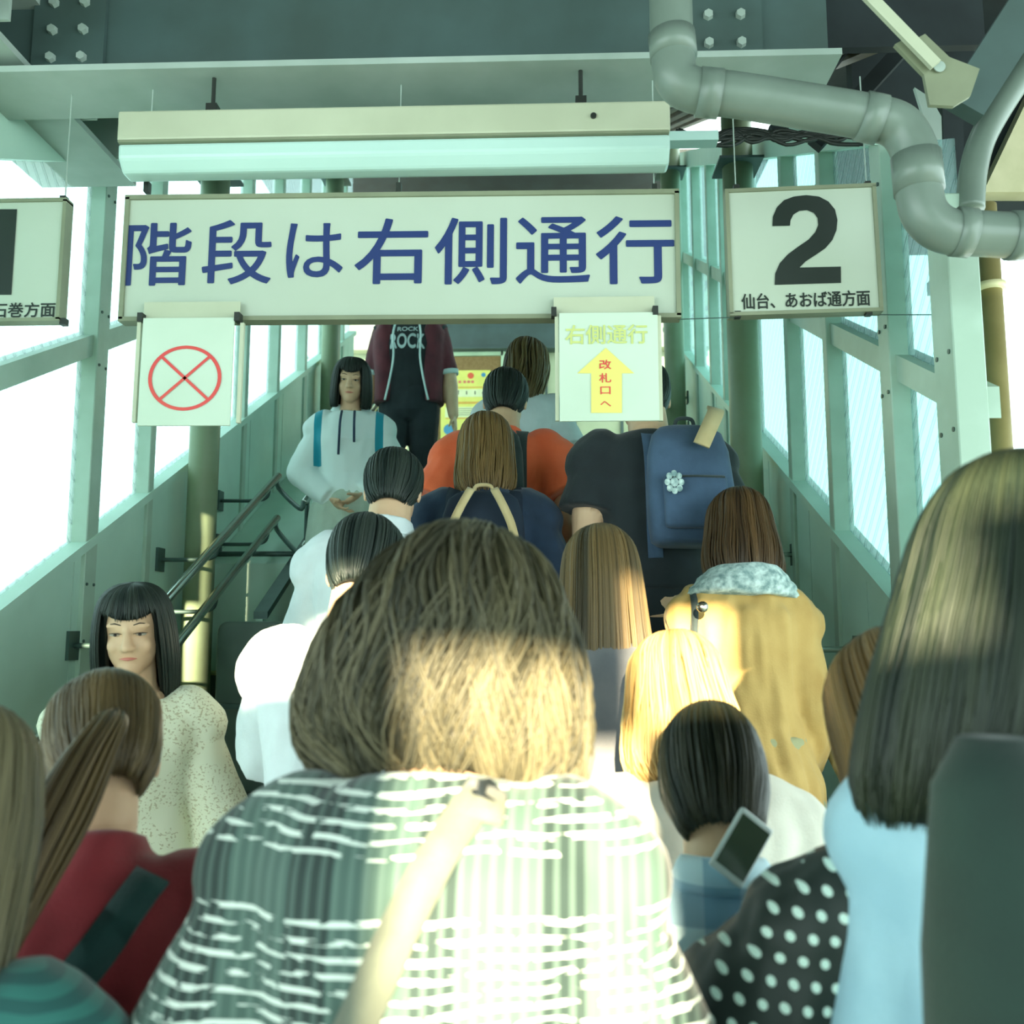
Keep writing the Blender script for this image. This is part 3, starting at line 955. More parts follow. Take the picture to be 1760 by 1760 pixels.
def hair_mat(name, c1, c2, c3=None, rough=.42):
    m = bpy.data.materials.new(name)
    m.use_nodes = True
    nt = m.node_tree
    p = nt.nodes['Principled BSDF']
    p.inputs['Roughness'].default_value = rough
    p.inputs['Specular IOR Level'].default_value = .35
    at_ = nt.nodes.new('ShaderNodeAttribute')
    at_.attribute_name = 'strand'
    cr = nt.nodes.new('ShaderNodeValToRGB')
    cr.color_ramp.elements[0].color = c1
    cr.color_ramp.elements[1].color = c2
    if c3:
        e = cr.color_ramp.elements.new(.93)
        e.color = c2
        cr.color_ramp.elements[1].position = .7 if cr.color_ramp.elements[1].color[:] == e.color[:] else cr.color_ramp.elements[1].position
        cr.color_ramp.elements[-1].color = c3
    nt.links.new(at_.outputs['Fac'], cr.inputs[0])
    nt.links.new(cr.outputs[0], p.inputs['Base Color'])
    return m
H_black = hair_mat('black_hair', srgb(24, 34, 32), srgb(52, 60, 54))
H_brown = hair_mat('dark_brown_hair', srgb(52, 38, 24), srgb(96, 72, 44))
H_mid = hair_mat('brown_hair', srgb(86, 66, 38), srgb(140, 112, 70))
H_light = hair_mat('light_brown_hair', srgb(150, 118, 66), srgb(214, 184, 124))
H_ash = hair_mat('ash_brown_hair', srgb(52, 52, 42), srgb(112, 104, 78), None, .5)

FEM = [(.850, .031, .031, .004), (.832, .036, .034, 0), (.818, .075, .040, -.002), (.803, .104, .046, -.004), (.775, .108, .060, -.002), (.735, .101, .068, .006), (.69, .088, .060, .004), (.630, .077, .052, 0), (.580, .090, .061, -.002), (.525, .102, .071, -.004), (.475, .096, .068, -.002)]
MAL = [(.850, .036, .036, .004), (.832, .044, .038, 0), (.820, .085, .044, -.002), (.806, .122, .050, -.004), (.775, .128, .064, -.002), (.735, .120, .070, .003), (.69, .104, .066, .003), (.630, .092, .060, 0), (.580, .093, .062, -.002), (.525, .099, .069, -.004), (.475, .094, .066, -.002)]

class Fig:
    def __init__(s, label, px, py, Y, yaw=0.0, sex='f', lean=6, hp=12, hyaw=0, htilt=0, twist=0, side=0, arms=None, climb=True, skin=None, hairtop=.012, group=None, detail=.0065, face=False, up=0.0, shw=1.0):
        s.sex = sex
        s.T = [(z, rx * (shw if z < .84 else 1), ry, oy) for z, rx, ry, oy in (FEM if sex == 'f' else MAL)]
        s.shw = shw
        s.skin = skin or M_skin
        yaw = math.radians(yaw)
        Rz = Matrix.Rotation(yaw, 4, 'Z')
        s.Hh = 1.0
        s.lean, s.hp, s.hyaw, s.htilt, s.twist, s.side = [math.radians(v) for v in (lean, hp, hyaw, htilt, twist, side)]
        tgt = at(px, py, Y)
        v = s.head_m(1.0) @ V((0, 0, .0715 + hairtop / 1.6))
        # size and standing point follow from where the crown of the head is
        rootY = Y
        for _ in range(6):
            g = step_height(rootY + up)
            H = (tgt.z - g) / v.z
            loc = V((tgt.x, tgt.y, 0)) - Rz @ V((v.x * H, v.y * H, 0))
            rootY = loc.y
        s.H = H
        print('FIG %-60s H=%.2f loc=(%.2f,%.2f,%.2f)' % (label[:60], H, loc.x, loc.y, g))
        s.g = g
        s.root = thing('person', label, 'person', (loc.x, loc.y, g), yaw, group)
        s.Rz = Rz
        s.U = s.up_m(H)
        s.Mh = s.head_m(H)
        s.hs = H / 1.62
        # feet
        sg = 1 if abs(yaw) < PI / 2 else -1
        if loc.y > Y0 - .1 and climb:
            k = math.floor((loc.y - Y0) / TR)
            c = (Y0 + TR * (k + .5) - loc.y) * sg - .045 * sg * 0
            lo = V((0, c - .03, step_height(loc.y) - g)); hi = V((0, c - .03 + TR, step_height(loc.y + TR) - g))
            if sg < 0:
                lo, hi = V((0, c - .03, 0)), V((0, c - .03 + TR, -RI if k >= 0 else 0))
                if k < 0:
                    hi = V((0, .1, 0))
            s.feet = {1: hi, -1: lo}
        else:
            s.feet = {1: V((0, .09, 0)), -1: V((0, -.07, 0))}
        s.joints(arms or {})
        s.build_body(detail, face)
    def up_m(s, H):
        hip = V((0, 0, .53 * H))
        return Matrix.Translation(hip) @ Matrix.Rotation(-s.twist, 4, 'Z') @ Matrix.Rotation(s.side, 4, 'Y') @ Matrix.Rotation(-s.lean, 4, 'X') @ Matrix.Translation(-hip)
    def head_m(s, H):
        nk = V((0, .004 * H, .845 * H))
        return s.up_m(H) @ Matrix.Translation(nk) @ Matrix.Rotation(-s.hyaw, 4, 'Z') @ Matrix.Rotation(s.htilt, 4, 'Y') @ Matrix.Rotation(-s.hp, 4, 'X') @ Matrix.Translation(V((0, .012 * H, .083 * H)))
    def joints(s, arms):
        H = s.H
        s.sh, s.el, s.wr = {}, {}, {}
        sx = (.098 if s.sex == 'f' else .114) * s.shw
        for sd_, k in ((1, 'R'), (-1, 'L')):
            S = V((sd_ * sx, -.004, .800)) * H
            e, w = arms.get(k, (V((.030, -.010, -.175)), V((.036, .045, -.320))))
            E = S + V((sd_ * e[0], e[1], e[2])) * H
            W = S + V((sd_ * w[0], w[1], w[2])) * H
            # keep real limb lengths
            E = S + (E - S).normalized() * .178 * H
            W = E + (W - E).normalized() * .150 * H
            s.sh[sd_], s.el[sd_], s.wr[sd_] = s.U @ S, s.U @ E, s.U @ W
        s.hip, s.kn, s.an = {}, {}, {}
        for sd_ in (1, -1):
            s.hip[sd_] = V((sd_ * .052, 0, .50)) * H
            f = s.feet[sd_]
            s.an[sd_] = V((sd_ * .058 * H, f.y - .03, f.z + .045 * H))
            s.kn[sd_] = ik(s.hip[sd_], s.an[sd_], .235 * H, .225 * H, V((0, 1, 0)))
    def tors(s, infl=0.0, top=1.0, bot=0.0, flare=0.0, n0=None):
        H = s.H
        R = s.U.to_3x3()
        out = []
        for z, rx, ry, oy in s.T:
            if z > top or z < bot:
                continue
            f = max(0, (.70 - z)) * flare
            low = z < .56
            M = s.U
            out.append((M @ V((0, oy * H, z * H)), (rx + f) * H + infl, (ry + f * .6) * H + infl, R))
        return out
    def build_body(s, voxel, face):
        H = s.H
        hs = s.hs
        bm = bmesh.new()
        loft(bm, s.tors(), 24)
        # neck
        nb = s.U @ V((0, -.004, .81) ) if False else s.U @ (V((0, -.004, .80)) * H)
        nt = s.Mh @ V((0, -.018 * hs, -.05 * hs))
        nr = .033 * H if s.sex == 'f' else .038 * H
        capsule(bm, nb, nt, nr * 1.08, nr * .98)
        # head: skull, face wedge, jaw, nose, ears
        Rh = s.Mh.to_3x3()
        hd = lambda x, y, z: s.Mh @ (V((x, y, z)) * hs)
        ball(bm, hd(0, -.012, .028), .073 * hs, .091 * hs, .086 * hs, Rh, 24)
        ball(bm, hd(0, .018, -.028), .062 * hs, .068 * hs, .078 * hs, Rh, 24)
        ball(bm, hd(0, .048, -.078), .034 * hs, .034 * hs, .030 * hs, Rh)
        ball(bm, hd(0, .030, .030), .060 * hs, .058 * hs, .050 * hs, Rh)
        for sd_ in (1, -1):
            ball(bm, hd(sd_ * .030, .058, -.024), .026 * hs, .022 * hs, .026 * hs, Rh)
            ball(bm, hd(sd_ * .076, -.008, -.005), .008 * hs, .018 * hs, .031 * hs, Rh)
            ball(bm, hd(sd_ * .030, .068, .030), .026 * hs, .014 * hs, .009 * hs, Rh)
        capsule(bm, hd(0, .086, .018), hd(0, .101, -.022), .008 * hs, .0135 * hs)
        for sd_ in (1, -1):
            ball(bm, hd(sd_ * .011, .092, -.026), .009 * hs, .010 * hs, .008 * hs, Rh)
        # arms and hands
        ar = (.031, .024, .0165) if s.sex == 'f' else (.037, .029, .0195)
        for sd_ in (1, -1):
            S, E, W = s.sh[sd_], s.el[sd_], s.wr[sd_]
            capsule(bm, S, E, ar[0] * H, ar[1] * H)
            m_ = E + (W - E) * .3
            capsule(bm, E, m_, ar[1] * H, ar[1] * H * 1.02)
            capsule(bm, m_, W, ar[1] * H * 1.0, ar[2] * H)
            s.hand(bm, W, (W - E).normalized(), sd_)
        # legs
        lr = (.055, .036, .023)
        for sd_ in (1, -1):
            capsule(bm, s.hip[sd_], s.kn[sd_], lr[0] * H, lr[1] * H)
            c = s.kn[sd_] + (s.an[sd_] - s.kn[sd_]) * .3
            capsule(bm, s.kn[sd_], c, lr[1] * H * .95, .034 * H)
            capsule(bm, c, s.an[sd_], .034 * H, lr[2] * H)
            a = s.an[sd_]
            capsule(bm, a + V((0, -.012, -.022)) * 1.0, a + V((0, .135 * hs, -.045 * hs)), .026 * hs, .018 * hs)
        s.body = fuse('body', bm, s.skin, s.root, voxel, 2)
        # shoes
        for sd_ in (1, -1):
            bm = bmesh.new()
            a = s.an[sd_]
            zf = s.feet[sd_].z
            y0 = a.y - .055 * hs
            rings = []
            for t, w, h in ((0, .020, .030), (.02, .031, .050), (.08, .034, .062), (.13, .037, .045), (.18, .040, .034), (.215, .030, .026), (.232, .014, .018)):
                rings.append((V((a.x, y0 + t * hs * 1.02, zf + .004 + h * hs)), w * hs, h * hs, Matrix.Rotation(PI / 2, 3, 'X')))
            loft(bm, rings, 16)
            link_mesh('shoe', bm, s.shoe_m if hasattr(s, 'shoe_m') else M_shoe, s.root, True)
        if face:
            s.face()
    def hand(s, bm, W, d, sd_):
        H = s.H
        fwd = (s.U.to_3x3() @ V((0, 1, 0)))
        a = fwd - d * fwd.dot(d)
        if a.length < .35:
            a = s.U.to_3x3() @ V((-sd_, 0, .0)); a = a - d * a.dot(d)
        a.normalize()
        inn = s.U.to_3x3() @ V((-sd_, 0, 0))
        n = d.cross(a)
        if n.dot(inn) < 0 and abs(n.dot(inn)) > .2:
            n = -n
        R = Matrix((a, n, d)).transposed()
        loft(bm, [(W, .015 * H, .012 * H, R), (W + d * .018 * H, .021 * H, .011 * H, R), (W + d * .042 * H, .025 * H, .0105 * H, R), (W + d * .056 * H, .024 * H, .009 * H, R)], 14)
        for i, (o, L) in enumerate(((.0185, .040), (.0062, .046), (-.0062, .043), (-.0185, .034))):
            p = W + d * .052 * H + a * o * H
            dd = (d + a * o * 6 + n * .12).normalized()
            for j, f in enumerate((.45, .32, .25)):
                q = p + dd * L * H * f
                capsule(bm, p, q, .0050 * H * (1 - .08 * j), .0048 * H * (1 - .1 * j), 8)
                p = q
                dd = (dd + n * .42).normalized()
        p = W + d * .014 * H + a * .014 * H
        dd = (d * .75 + a * .75 + n * .25).normalized()
        for j, f in enumerate((.024, .018, .014)):
            q = p + dd * f * H
            capsule(bm, p, q, .0072 * H * (1 - .12 * j), .0064 * H * (1 - .12 * j), 8)
            p = q
            dd = (dd + d * .35 + n * .15).normalized()
    def face(s):
        hs = s.hs
        Rh = s.Mh.to_3x3()
        hd = lambda x, y, z: s.Mh @ (V((x, y, z)) * hs)
        for sd_ in (1, -1):
            bm = bmesh.new()
            ball(bm, hd(sd_ * .031, .0745, .008), .0140 * hs, .0085 * hs, .0040 * hs, Rh, 14)
            e = link_mesh('eye', bm, mat('eye_white', srgb(176, 166, 150), .3), s.root, True)
            bm = bmesh.new()
            ball(bm, hd(sd_ * .030, .0800, .008), .0050 * hs, .0045 * hs, .0038 * hs, Rh, 12)
            link_mesh('iris', bm, M_eye, e, True)
            bm = bmesh.new()
            tube(bm, [hd(sd_ * .014, .081, .010), hd(sd_ * .024, .0845, .0125), hd(sd_ * .036, .0805, .0125), hd(sd_ * .047, .071, .0100)], [.0006 * hs, .0011 * hs, .0011 * hs, .0006 * hs], 8)
            link_mesh('eyelid', bm, M_eye, e, True)
            bm = bmesh.new()
            tube(bm, [hd(sd_ * .015, .084, .033), hd(sd_ * .030, .084, .038), hd(sd_ * .048, .070, .034)], [.0012 * hs, .0016 * hs, .0008 * hs], 8)
            link_mesh('eyebrow', bm, M_eye, s.root, True)
        bm = bmesh.new()
        loft(bm, [(hd(x, .0845 - abs(x) * .45, -.0545), w * hs, .005 * hs, Rh @ Matrix.Rotation(PI / 2, 3, 'Y')) for x, w in ((-.021, .001), (-.012, .0034), (0, .0046), (.012, .0034), (.021, .001))], 10)
        link_mesh('lips', bm, M_lip, s.root, True)

    # ---------------------------------------------------------------- clothes
    def top(s, name, m, sleeve='long', infl=.010, hem=.50, flare=0.0, loose=1.0, wrinkle=.004, voxel=.009, topz=.835, wide=None, smooth=4, wf=14, wz=5):
        H = s.H
        bm = bmesh.new()
        rings = s.tors(infl, topz, hem, flare)
        if wide:
            rings = [(c, rx * wide[0], ry * wide[1], R) for c, rx, ry, R in rings]
        loft(bm, rings, 28)
        ar = (.034, .027, .021) if s.sex == 'f' else (.041, .033, .024)
        for sd_ in (1, -1):
            S, E, W = s.sh[sd_], s.el[sd_], s.wr[sd_]
            S2 = S + (s.U.to_3x3() @ V((-sd_ * .02 * H, 0, -.006 * H)))
            if sleeve != 'none':
                capsule(bm, S2, S + (E - S) * .15, ar[0] * H + infl * .9 + .002, ar[0] * H + infl * .9 + .003)
            if sleeve == 'none':
                capsule(bm, S2, S + (E - S) * .12, ar[0] * H + infl * .6, ar[0] * H + infl * .4, flat1=True)
            elif sleeve == 'short':
                P = S + (E - S) * .68
                capsule(bm, S2, P, ar[0] * H + infl * .8, ar[0] * H * loose + infl, flat1=True)
            elif sleeve == 'elbow':
                capsule(bm, S2, S + (E - S) * .98, ar[0] * H + infl * .8, ar[0] * H * loose + infl, flat1=True)
            else:
                capsule(bm, S2, E, ar[0] * H + infl * .8, ar[1] * H * loose + infl)
                k = .97 if sleeve == 'long' else .55
                capsule(bm, E, E + (W - E) * k, ar[1] * H * loose + infl, ar[2] * H * loose + infl * .6, flat1=True)
        o = fuse(name, bm, m, s.root, voxel, smooth, wrinkle, wf, wz, seed=s.root.location.x * 9)
        s.garment = o
        s.tuck(o)
        return o
    def tuck(s, g, reach=.014):
        """keep the skin inside the cloth that covers it"""
        me = g.data
        bvh = BVHTree.FromPolygons([v.co for v in me.vertices], [tuple(p.vertices) for p in me.polygons])
        for v in s.body.data.vertices:
            if v.co.z < .42 * s.H or v.co.z > .86 * s.H:
                continue
            q, n_, i_, d = bvh.find_nearest(v.co, .05)
            if q is None:
                continue
            if (v.co - q).dot(n_) > -.005 and d < (.032 if v.co.z > .74 * s.H and abs(v.co.x) > .065 * s.H else reach):
                v.co = q - n_ * .006
    def trousers(s, m, name='trousers', infl=.012, length=.97):
        H = s.H
        bm = bmesh.new()
        R = Matrix.Identity(3)
        loft(bm, [(V((0, 0, .60 * H)), .088 * H, .062 * H), (V((0, -.002, .55 * H)), .10 * H, .072 * H), (V((0, -.002, .49 * H)), .104 * H, .074 * H), (V((0, 0, .455 * H)), .085 * H, .062 * H)], 24)
        for sd_ in (1, -1):
            capsule(bm, s.hip[sd_], s.kn[sd_], .056 * H + infl, .038 * H + infl)
            capsule(bm, s.kn[sd_], s.kn[sd_] + (s.an[sd_] - s.kn[sd_]) * length, .038 * H + infl, .028 * H + infl, flat1=True)
        return fuse(name, bm, m, s.root, .010, 3, .004, 10, 10, 3.0)
    def skirt(s, m, hem=.30, flare=.06, name='skirt'):
        H = s.H
        bm = bmesh.new()
        n = 8
        rings = []
        for i in range(n + 1):
            t = i / n
            z = .60 + (hem - .60) * t
            rings.append((V((0, 0, z * H)), (.09 + .02 * min(1, t * 3) + flare * t) * H, (.068 + .015 * min(1, t * 3) + flare * .9 * t) * H))
        loft(bm, rings, 36)
        return fuse(name, bm, m, s.root, .010, 2, .010, 16, 1.5, 5.0)

    # ---------------------------------------------------------------- hair
    def hair(s, m, prof, openA=0, fringe=.03, n=420, jit=.03, wave=0.0, wfreq=3.0, r=.0022, seed=1, part=0.0, name='hair', strand_t=(0.86, 1.0), hang=0.0, seg=14):
        """prof: (z, rx, ry, yoff[, xoff]) from the crown down, head frame, metres for a 22 cm head"""
        random.seed(seed)
        hs = s.hs
        prof = [tuple(p) + (0.0,) * (5 - len(p)) for p in prof]
        N = len(prof)
        Rinv = s.Mh.to_3x3().inverted()
        down = (Rinv @ V((0, 0, -1)))
        def P(t, th, k=1.0):
            f = t * (N - 1)
            i = min(int(f), N - 2)
            u = f - i
            p0 = prof[max(i - 1, 0)]; p1 = prof[i]; p2 = prof[i + 1]; p3 = prof[min(i + 2, N - 1)]
            q = [0.5 * ((2 * p1[j]) + (p2[j] - p0[j]) * u + (2 * p0[j] - 5 * p1[j] + 4 * p2[j] - p3[j]) * u * u + (3 * p1[j] - p0[j] - 3 * p2[j] + p3[j]) * u ** 3) for j in range(5)]
            z, rx, ry, yo, xo = q
            rx = max(rx, .001); ry = max(ry, .001)
            v = V((xo + rx * k * math.cos(th), yo + ry * k * math.sin(th), z))
            # below the chin the hair hangs straight down in the world instead of following the head's tilt
            if hang and z < -.02:
                L = (-.02 - z)
                base = V((v.x, v.y, -.02))
                v = base + (V((0, 0, -1)) * (1 - hang) + down * hang).normalized() * L
            return s.Mh @ (v * hs)
        oa = math.radians(openA)
        def tend(th):
            d = abs((th - PI / 2 + PI) % (2 * PI) - PI)
            if oa and d < oa:
                # where the fringe stops
                zf = fringe + .02 * (d / oa) ** 2
                for i in range(N - 1):
                    if prof[i + 1][0] <= zf:
                        a_, b_ = prof[i][0], prof[i + 1][0]
                        return (i + (a_ - zf) / max(a_ - b_, 1e-5)) / (N - 1)
            return 1.0
        bm = bmesh.new()
        lay = bm.verts.layers.float.new('strand')
        # under layer
        SEG, ROW = 40, 16
        grid = []
        for j in range(ROW + 1):
            row = []
            for k in range(SEG):
                th = 2 * PI * k / SEG
                t = j / ROW * tend(th) * .97
                v = bm.verts.new(P(max(t, .004), th, .93))
                v[lay] = .12
                row.append(v)
            grid.append(row)
        for j in range(ROW):
            for k in range(SEG):
                bm.faces.new((grid[j][k], grid[j][(k + 1) % SEG], grid[j + 1][(k + 1) % SEG], grid[j + 1][k]))
        bm.faces.new(grid[0])
        inner = []
        for k in range(SEG):
            th = 2 * PI * k / SEG
            v = bm.verts.new(P(tend(th) * .93, th, .80))
            v[lay] = .05
            inner.append(v)
        for k in range(SEG):
            bm.faces.new((grid[-1][k], grid[-1][(k + 1) % SEG], inner[(k + 1) % SEG], inner[k]))
        for i in range(n):
            th = random.uniform(0, 2 * PI)
            te = tend(th) * random.uniform(*strand_t)
            t0 = random.uniform(0, .10) * te
            lift = 1.0 + random.uniform(-.5, 1) * jit
            ph = random.uniform(0, 6.28)
            cl = noise.noise(V((math.cos(th) * 3, math.sin(th) * 3, seed)))
            col = min(1, max(0, .5 + .9 * cl + random.uniform(-.25, .3)))
            drift = random.uniform(-.06, .06)
            path = []
            for j in range(seg + 1):
                u = j / seg
                t = t0 + (te - t0) * u
                w = wave * u * math.sin(ph * .3 + cl * 5 + wfreq * 2 * PI * u)
                tt = th + drift * u + w
                d = abs((tt - PI / 2 + PI) % (2 * PI) - PI)
                if oa and d < oa and te > .9 * 1.0:
                    tt = PI / 2 + math.copysign(oa, (tt - PI / 2 + PI) % (2 * PI) - PI)
                path.append(P(t, tt, lift * (1 + wave * .25 * math.sin(ph + wfreq * 2 * PI * u) + .02 * cl)))
            nv = len(bm.verts)
            rr = [r * hs * (.55 + .6 * math.sin(PI * min(1, .15 + .8 * (q / seg)))) * (1 if q < seg else .35) for q in range(seg + 1)]
            tube(bm, path, rr, 5)
            bm.verts.ensure_lookup_table()
            for v in bm.verts[nv:]:
                v[lay] = col
        o = link_mesh(name, bm, m, s.root, True)
        return o
    def P_(s, x, y, z):
        """point given in fractions of the body height, carried along with the upper body"""
        return s.U @ (V((x, y, z)) * s.H)

# hair outlines (z, rx, ry, y offset[, x offset]) from crown to tips
CROWN = [(.128, .004, .004, -.01), (.122, .036, .044, -.010), (.104, .060, .075, -.010), (.075, .078, .095, -.010), (.035, .086, .104, -.012)]
SHORT = CROWN + [(.0, .086, .104, -.014), (-.03, .082, .098, -.020), (-.055, .072, .078, -.030), (-.075, .058, .056, -.038)]
SHORTM = CROWN[:-1] + [(.035, .082, .100, -.012), (.0, .078, .096, -.014), (-.03, .069, .085, -.022), (-.055, .057, .068, -.034), (-.072, .046, .052, -.040)]
BOB = [(.130, .004, .004, -.01), (.125, .040, .046, -.010), (.106, .068, .080, -.010), (.075, .088, .100, -.010), (.03, .099, .108, -.012), (-.02, .104, .108, -.014), (-.07, .106, .102, -.018), (-.115, .104, .090, -.024), (-.15, .096, .076, -.030)]
LONG = CROWN + [(-.01, .090, .106, -.014), (-.07, .094, .098, -.026), (-.13, .098, .086, -.040), (-.20, .104, .074, -.050), (-.27, .098, .062, -.056), (-.33, .078, .048, -.058)]

def ribbon(name, pts, nrm, width, thick, m, parent):
    bm = bmesh.new()
    rows = []
    n = len(pts)
    for i in range(n):
        d = (pts[min(i + 1, n - 1)] - pts[max(i - 1, 0)]).normalized()
        u = nrm[i] - d * nrm[i].dot(d)
        u.normalize()
        a = d.cross(u) * width / 2
        rows.append([bm.verts.new(pts[i] + q) for q in (a, a + u * thick, -a + u * thick, -a)])
    for i in range(n - 1):
        for k in range(4):
            bm.faces.new((rows[i][k], rows[i][(k + 1) % 4], rows[i + 1][(k + 1) % 4], rows[i + 1][k]))
    bm.faces.new(rows[0]); bm.faces.new(list(reversed(rows[-1])))
    return link_mesh(name, bm, m, parent, True)
def drape(obj, pts2, side=-1, off=.004, n=24, H=1.0):
    """points (x, z) dropped onto the garment from behind (side -1) or in front (+1)"""
    me = obj.data
    bvh = BVHTree.FromPolygons([v.co for v in me.vertices], [tuple(p.vertices) for p in me.polygons])
    path = curve_pts([V((p[0], 0, p[1])) for p in pts2], n // max(1, len(pts2) - 1))
    out, nr = [], []
    last = None
    for p in path:
        h = bvh.ray_cast(V((p.x, side * 1.0, p.z)), V((0, -side, 0)))
        if h[0] is None:
            q = bvh.find_nearest(V((p.x, last.y if last else side * .05, p.z)))
            h = (q[0], q[1])
        n_ = h[1].normalized()
        if n_.y * side < -.1:
            n_ = -n_
        out.append(h[0] + n_ * off); nr.append(n_)
        last = h[0]
    for _ in range(4):
        out = [out[0]] + [(out[i - 1] + out[i] * 2 + out[i + 1]) / 4 for i in range(1, len(out) - 1)] + [out[-1]]
    return out, nr
def over_shoulder(fig, x, zb=.70, zf=.70, off=.004):
    """path of a strap from low on the back over the shoulder to the chest; x in fractions of the height"""
    me = fig.garment.data
    bvh = BVHTree.FromPolygons([v.co for v in me.vertices], [tuple(p.vertices) for p in me.polygons])
    H = fig.H
    pts, nr = [], []
    Ui = fig.U
    c = fig.P_(x, 0, .74)
    R = fig.U.to_3x3()
    for i in range(25):
        a = -1.15 + (PI + 2.3) * i / 24          # from behind-below, over the top, to front-below
        d = R @ V((0, -math.cos(a), math.sin(a)))
        h = bvh.ray_cast(c + d * .6, -d)
        if h[0] is None:
            continue
        pts.append(h[0] + d * off); nr.append(h[1].normalized() if h[1].dot(d) > 0 else d)
    for _ in range(3):
        pts = [pts[0]] + [(pts[i - 1] + pts[i] * 2 + pts[i + 1]) / 4 for i in range(1, len(pts) - 1)] + [pts[-1]]
    return pts, nr
def worn(fig, name, label, cat):
    t = thing(name, label, cat, fig.root.location, fig.root.rotation_euler.z)
    return t
def backpack(fig, label, m, m2, cx=0.0, zc=.68, w=.30, h=.40, d=.13, off=.0, handle=None):
    """rucksack on the back: body, front pocket, straps, grab loop, zip"""
    t = worn(fig, 'backpack', label, 'bag')
    H = fig.H
    R = fig.U.to_3x3()
    c = fig.P_(cx, -.068, zc) + R @ V((0, -d / 2 - .012 - off, 0))
    def lo(x, y, z):
        return c + R @ V((x, y, z))
    bm = bmesh.new()
    for (zz, ww, dd) in (((0),) * 3,):
        pass
    rings = []
    for tz, kw, kd in ((-1, .80, .70), (-.94, .94, .9), (-.6, 1.0, 1.0), (-.1, 1.0, 1.0), (.5, .94, .86), (.82, .82, .66), (.95, .64, .46), (1, .40, .3)):
        rings.append((tz, kw, kd))
    vs_ = []
    seg = 28
    for tz, kw, kd in rings:
        row = []
        for k in range(seg):
            a = 2 * PI * k / seg
            x = math.copysign(abs(math.cos(a)) ** .6, math.cos(a)) * w / 2 * kw
            y = math.copysign(abs(math.sin(a)) ** .6, math.sin(a)) * d / 2 * kd
            row.append(bm.verts.new(lo(x, y + (1 - kd) * d * .3, tz * h / 2)))
        vs_.append(row)
    for i in range(len(vs_) - 1):
        for k in range(seg):
            bm.faces.new((vs_[i][k], vs_[i][(k + 1) % seg], vs_[i + 1][(k + 1) % seg], vs_[i + 1][k]))
    bm.faces.new(list(reversed(vs_[0]))); bm.faces.new(vs_[-1])
    link_mesh('pack_body', bm, m, t, True)
    bm = bmesh.new()
    bx(bm, lo(0, -d / 2 - .008, -h * .2), (w * .72, .04, h * .42), R)
    bevel(link_mesh('front_pocket', bm, m, t, True), .016, 3)
    bm = bmesh.new()
    tube(bm, [lo(-w * .32, -d / 2 - .03, -h * .02), lo(0, -d / 2 - .032, -.005), lo(w * .32, -d / 2 - .03, -h * .02)], .003, 6)
    link_mesh('zip', bm, m2, t, True)
    bm = bmesh.new()
    tube(bm, curve_pts([lo(-.03, d * .25, h * .47), lo(-.022, d * .2, h * .56), lo(.022, d * .2, h * .56), lo(.03, d * .25, h * .47)], 5), .006, 8)
    link_mesh('grab_loop', bm, m2, t, True)
    for sx in (1, -1):
        pts, nr = over_shoulder(fig, cx + sx * .058)
        ribbon('shoulder_strap', pts, nr, .045, .008, m, t)
    t['c'] = 0
    del t['c']
    return t, lo

# ================================================================ cloth patterns
def pattern(name, build, rough=.8, sheen=.2):
    m = bpy.data.materials.new(name)
    m.use_nodes = True
    nt = m.node_tree
    p = nt.nodes['Principled BSDF']
    p.inputs['Roughness'].default_value = rough
    p.inputs['Sheen Weight'].default_value = sheen
    tc = nt.nodes.new('ShaderNodeTexCoord')
    sx = nt.nodes.new('ShaderNodeSeparateXYZ')
    nt.links.new(tc.outputs['Object'], sx.inputs[0])
    class K: pass
    k = K()
    def mth(op, a, b=None, c=None):
        n = nt.nodes.new('ShaderNodeMath')
        n.operation = op
        for i, q in enumerate((a, b, c)):
            if q is None:
                continue
            if isinstance(q, (int, float)):
                n.inputs[i].default_value = q
            else:
                nt.links.new(q, n.inputs[i])
        return n.outputs[0]
    def nse(scale, vec=(1, 1, 1), detail=2):
        mp = nt.nodes.new('ShaderNodeMapping')
        mp.inputs['Scale'].default_value = vec
        nt.links.new(tc.outputs['Object'], mp.inputs[0])
        n = nt.nodes.new('ShaderNodeTexNoise')
        n.inputs['Scale'].default_value = scale
        n.inputs['Detail'].default_value = detail
        nt.links.new(mp.outputs[0], n.inputs['Vector'])
        return n.outputs['Fac']
    def mix(f, a, b):
        n = nt.nodes.new('ShaderNodeMix')
        n.data_type = 'RGBA'
        if isinstance(f, (int, float)):
            n.inputs[0].default_value = f
        else:
            nt.links.new(f, n.inputs[0])
        for i, q in ((6, a), (7, b)):
            if isinstance(q, tuple):
                n.inputs[i].default_value = q
            else:
                nt.links.new(q, n.inputs[i])
        return n.outputs[2]
    k.m, k.n, k.mix, k.x, k.y, k.z = mth, nse, mix, sx.outputs['X'], sx.outputs['Y'], sx.outputs['Z']
    out = build(k)
    nt.links.new(out, p.inputs['Base Color'])
    return m
